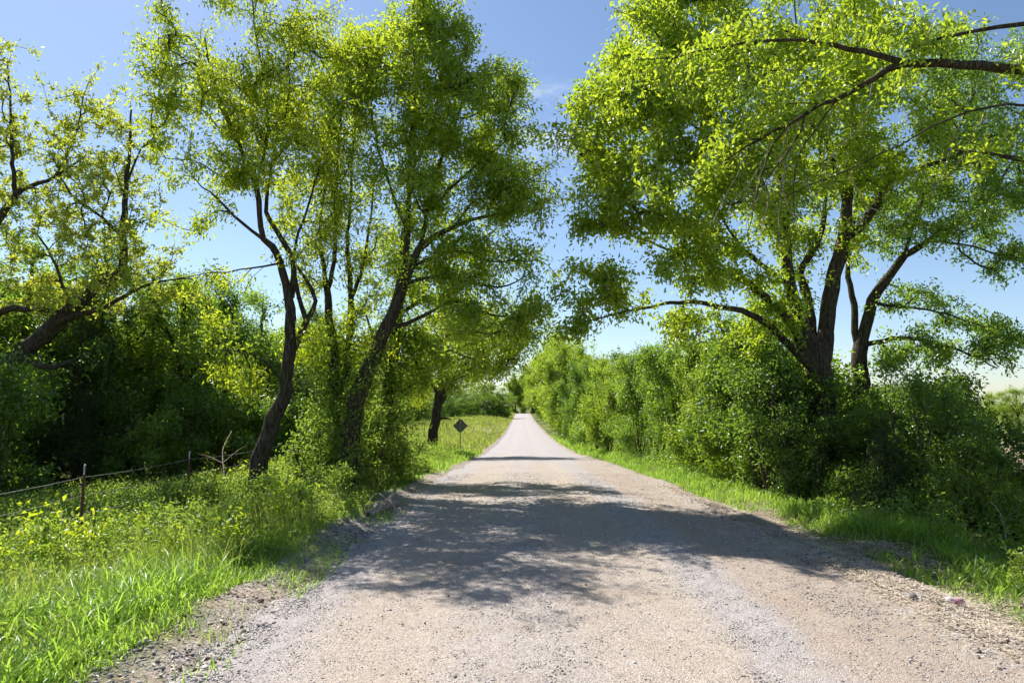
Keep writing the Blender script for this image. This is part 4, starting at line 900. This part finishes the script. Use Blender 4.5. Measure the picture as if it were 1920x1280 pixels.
# ------------------------------------------------------------------ fallen wood
def fallen(name, label, pts, r, mat, group=None, forks=()):
    pts = [np.array([a, b, float(top_z(a, b)) + c]) for a, b, c in pts]; o0 = pts[0].copy(); root = empty(name, o0); tag(root, label, 'branch', group)
    rng = np.random.default_rng(len(pts) * 31 + int(abs(o0[0]) * 100))
    q = catmull(np.array([[*p, r * (1 - .5 * i / len(pts))] for i, p in enumerate(pts)]), .08); q[:, :3] += rng.standard_normal((len(q), 3)) * .006
    obj('stick', tube_mesh('stick', q[:, :3] - o0, q[:, 3], 7, .08, rng), mat, root)
    for f in forks:
        p0 = q[len(q) // 2, :3]; e = np.array([f[0], f[1], float(top_z(f[0], f[1])) + f[2]]); w = catmull(np.array([[*p0, r * .6], [*((p0 + e) / 2 + [0, 0, .03]), r * .45], [*e, r * .2]]), .08)
        obj('side_twig', tube_mesh('side_twig', w[:, :3] - o0, w[:, 3], 5, .08, rng), mat, root)
def gp(px, py, z=-.03):
    d = ray(px, py); k = (z - EYE) / d[2]; return d[0] * k, d[1] * k
fallen('dead_branch', 'pale broken branch lying where the ruts meet the left verge', [(*gp(690, 972), .03), (*gp(712, 962), .06), (*gp(735, 945), .16), (*gp(742, 935), .22)], .045, M['dead_wood'], None, [(*gp(755, 952), .03), (*gp(745, 962), .02)])
fallen('dead_branch', 'short split piece of pale wood beside the broken branch', [(*gp(682, 970), .02), (*gp(700, 966), .05), (*gp(707, 955), .10)], .04, M['dead_wood'])
fallen('dead_branch', 'thin curved dead twig arching over the left road edge', [(*gp(690, 945), .02), (*gp(705, 940), .15), (*gp(722, 945), .1), (*gp(735, 952), .01)], .012, M['dead_wood'])
fallen('dead_branch', 'dark rotten log half buried in dirt by the near left grass', [(*gp(128, 1262), .02), (*gp(165, 1252), .03), (*gp(205, 1250), .015)], .035, M['bark'])
fallen('dead_branch', 'long straight pale stick lying along the right shoulder', [(*gp(1640, 1105), .02), (*gp(1672, 1120), .02), (*gp(1700, 1137), .015)], .012, M['dead_wood'])
fallen('dead_branch', 'bleached forked twig standing out of the right bank plants', [(*gp(1885, 1045), .02), (*gp(1888, 1030), .22), (*gp(1880, 1020), .38), (*gp(1862, 1010), .5)], .010, M['dead_wood'], None, [(*gp(1910, 1030), .45)])
fallen('dead_branch', 'leaning bare sapling with pale crooked twigs in front of the wood', [(*gp(418, 935), .0), (*gp(420, 925), .6), (*gp(415, 915), 1.1), (*gp(430, 905), 1.5)], .009, M['dead_wood'], None, [(*gp(370, 905), 1.0), (*gp(460, 900), 1.2)])
for k in range(9):
    Y = 4.6 + k * .75; t = 2.9 + .5 * ((k * 37 % 10) / 10); a = .5 + k * 1.9; L = .12 + .03 * (k % 3)
    x = t + float(xroad(Y)); fallen('dead_twig', 'small grey twig lying in the straw of the right shoulder', [(x, Y, .015), (x + math.cos(a) * L * .5, Y + math.sin(a) * L * .5, .03), (x + math.cos(a) * L, Y + math.sin(a) * L, .012)], .006, M['dead_wood'], 'twigs on the right shoulder')

# ------------------------------------------------------------------ wire fence, sign, poles, can
FX = -6.15
def fence():
    root = empty('wire_fence', (FX, 10, float(ground_z(FX, 10)))); o = np.array(root.location)
    tag(root, 'barbed wire fence on rusty steel posts along the left side of the road', 'fence')
    ys = [3.6, 6.8, 10.0, 13.2, 16.5, 19.8, 23.2, 26.8, 30.5, 34.5, 38.5, 43, 48, 53, 59, 65, 72, 80]
    tops = []
    for i, y in enumerate(ys):
        x = FX + .05 * math.sin(i * 2.1); z = float(ground_z(x, y)); H = 1.22 + .05 * math.sin(i * 1.7); lx = .04 * math.sin(i * 3.3)
        V, T = [], []
        prof = np.array([(-.020, -.004), (.020, -.004), (.020, .004), (.004, .004), (.004, .028), (-.004, .028), (-.004, .004), (-.020, .004)])
        k = len(prof); bot = np.column_stack([prof, np.full(k, -.3)]); top = np.column_stack([prof + [lx, 0], np.full(k, H)])
        Vv = np.vstack([bot, top]); Q_ = [[a, (a + 1) % k, (a + 1) % k + k, a + k] for a in range(k)]
        me = bpy.data.meshes.new('post'); me.from_pydata((Vv + np.array([x, y, z]) - o).tolist(), [], Q_ + [list(range(k, 2 * k))]); me.update()
        pst = obj('post', me, M['rust'], root)
        c = np.array([[x + lx * .9, y, z + H - .13, .0], [x + lx, y, z + H + .004, .0]]); V, T = tube(c[:, :3] - o + [0, .008, 0], np.array([.017, .017]), 6)
        obj('painted_tip', mesh_np('painted_tip', V, T), M['post_tip'], pst)
        pst.children[0].matrix_parent_inverse.identity(); tops.append((x + lx * .8, y, z))
    for hgt in (1.04, .78, .52, .26):
        pts = []
        for (x0, y0, z0), (x1, y1, z1) in zip(tops[:-1], tops[1:]):
            for s_ in (0, .25, .5, .75): pts.append((x0 + (x1 - x0) * s_, y0 - .03 + (y1 - y0) * s_, z0 + (z1 - z0) * s_ + hgt - .10 * s_ * (1 - s_)))
        pts = np.array(pts); V, T = tube(pts - o, np.full(len(pts), .0032), 4)
        barbs = []
        for p in np.arange(3.8, 22, .13):
            q = np.array([np.interp(p, pts[:, 1], pts[:, 0]), p, np.interp(p, pts[:, 1], pts[:, 2])]) - o
            for a in (.7, 2.4):
                e = np.array([math.cos(a) * .3, math.sin(a) * .3, 1.0 if a < 1 else -.9]) * .010; barbs.append(tube(np.array([q - e, q + e]), np.array([.0016, .0012]), 3))
        obj('wire', mesh_np('wire', *join([(V, T)] + barbs)), M['wire'], root)
fence()
def box_mesh(name, sx, sy, sz, c=(0, 0, 0)):
    v = [(c[0] + a * sx / 2, c[1] + b * sy / 2, c[2] + d * sz / 2) for a in (-1, 1) for b in (-1, 1) for d in (-1, 1)]
    me = bpy.data.meshes.new(name); me.from_pydata(v, [], [(0, 1, 3, 2), (4, 6, 7, 5), (0, 4, 5, 1), (2, 3, 7, 6), (0, 2, 6, 4), (1, 5, 7, 3)]); me.update(); return me
def sign():
    Y = 39.0; x = (864 - 960) / F * Y; z = float(ground_z(x, Y)); c = P(864.5, 798, Y)[2] - z
    root = empty('road_sign', (x, Y, z), .06); tag(root, 'diamond road sign seen from its bare grey back on a single post', 'sign')
    R_ = 28.5 / 2 / F * Y; e = .05; pts = []
    for k in range(4):
        a = k * math.pi / 2; d1 = np.array([math.cos(a), math.sin(a)]); d0 = np.array([math.cos(a - math.pi / 2), math.sin(a - math.pi / 2)]); d2 = np.array([math.cos(a + math.pi / 2), math.sin(a + math.pi / 2)])
        for s_ in (0, .5, 1): pts.append(d1 * (R_ - e * (1 - .5 * math.sin(s_ * math.pi))) + (d0 * (1 - s_) + d2 * s_) * e * .8 * abs(1 - 2 * s_))
    n = len(pts); v = [(p[0], .03, c + p[1]) for p in pts] + [(p[0], .034, c + p[1]) for p in pts]
    me = bpy.data.meshes.new('panel'); me.from_pydata(v, [], [list(range(n)), list(range(2 * n - 1, n - 1, -1))] + [[i, i + n, (i + 1) % n + n, (i + 1) % n] for i in range(n)]); me.update()
    obj('panel', me, M['sign'], root)
    obj('post', box_mesh('post', .055, .03, c + R_ * .9 + .3, (0, 0, (c + R_ * .9) / 2 - .15)), M['steel'], root)
    for dz in (-.2, .2): obj('bolt', box_mesh('bolt', .03, .03, .03, (0, -.02, c + dz)), M['steel'], root)
sign()
def utility_pole(px, Y, py_top, label):
    x = (px - 960) / F * Y; z = float(ground_z(x, Y)); H = P(px, py_top, Y)[2] - z
    root = empty('utility_pole', (x, Y, z)); tag(root, label, 'pole', None)
    q = np.array([[0, 0, -.3], [0, 0, H * .5], [0, 0, H]]); obj('pole', tube_mesh('pole', q, np.array([.17, .15, .12]), 10), M['pole'], root)
    arm = obj('crossarm', box_mesh('crossarm', 1.6, .1, .12, (0, -.13, H - .4)), M['pole'], root)
    for dx in (-.65, 0.25, .65): obj('insulator', tube_mesh('insulator', np.array([[dx, -.13, H - .34], [dx, -.13, H - .2]]), np.array([.05, .04]), 8), M['steel'], arm)
    return np.array([x, Y, z + H - .2])
utility_pole(908, 165, 729, 'weathered wooden utility pole standing beyond the meadow by the dark trees')
utility_pole(934, 300, 738, 'distant thin utility pole rising behind the crest bush')
def can():
    x, y = gp(1790, 1140, -.04); root = empty('drink_can', (x, y, float(top_z(x, y)) + .034), -.35); tag(root, 'crumpled pink and white drink can lying in the straw on the right', 'can')
    rng = np.random.default_rng(4); k = 9; q = np.column_stack([np.linspace(-.058, .058, k), np.zeros(k), np.zeros(k)]); r = np.array([.025, .031, .033, .028, .031, .027, .033, .031, .025])
    obj('body', tube_mesh('body', q, r, 16, .035, rng), M['can'], root)
    for s_ in (-1, 1): obj('lid', tube_mesh('lid', np.array([[s_ * .0585, 0, 0], [s_ * .062, 0, 0]]), np.array([.026, .024]), 16), M['can_end'], root)
can()
print('all done', sum(len(o.data.polygons) for o in scene.objects if o.type == 'MESH'), sum(len(m.polygons) for m in bpy.data.meshes))
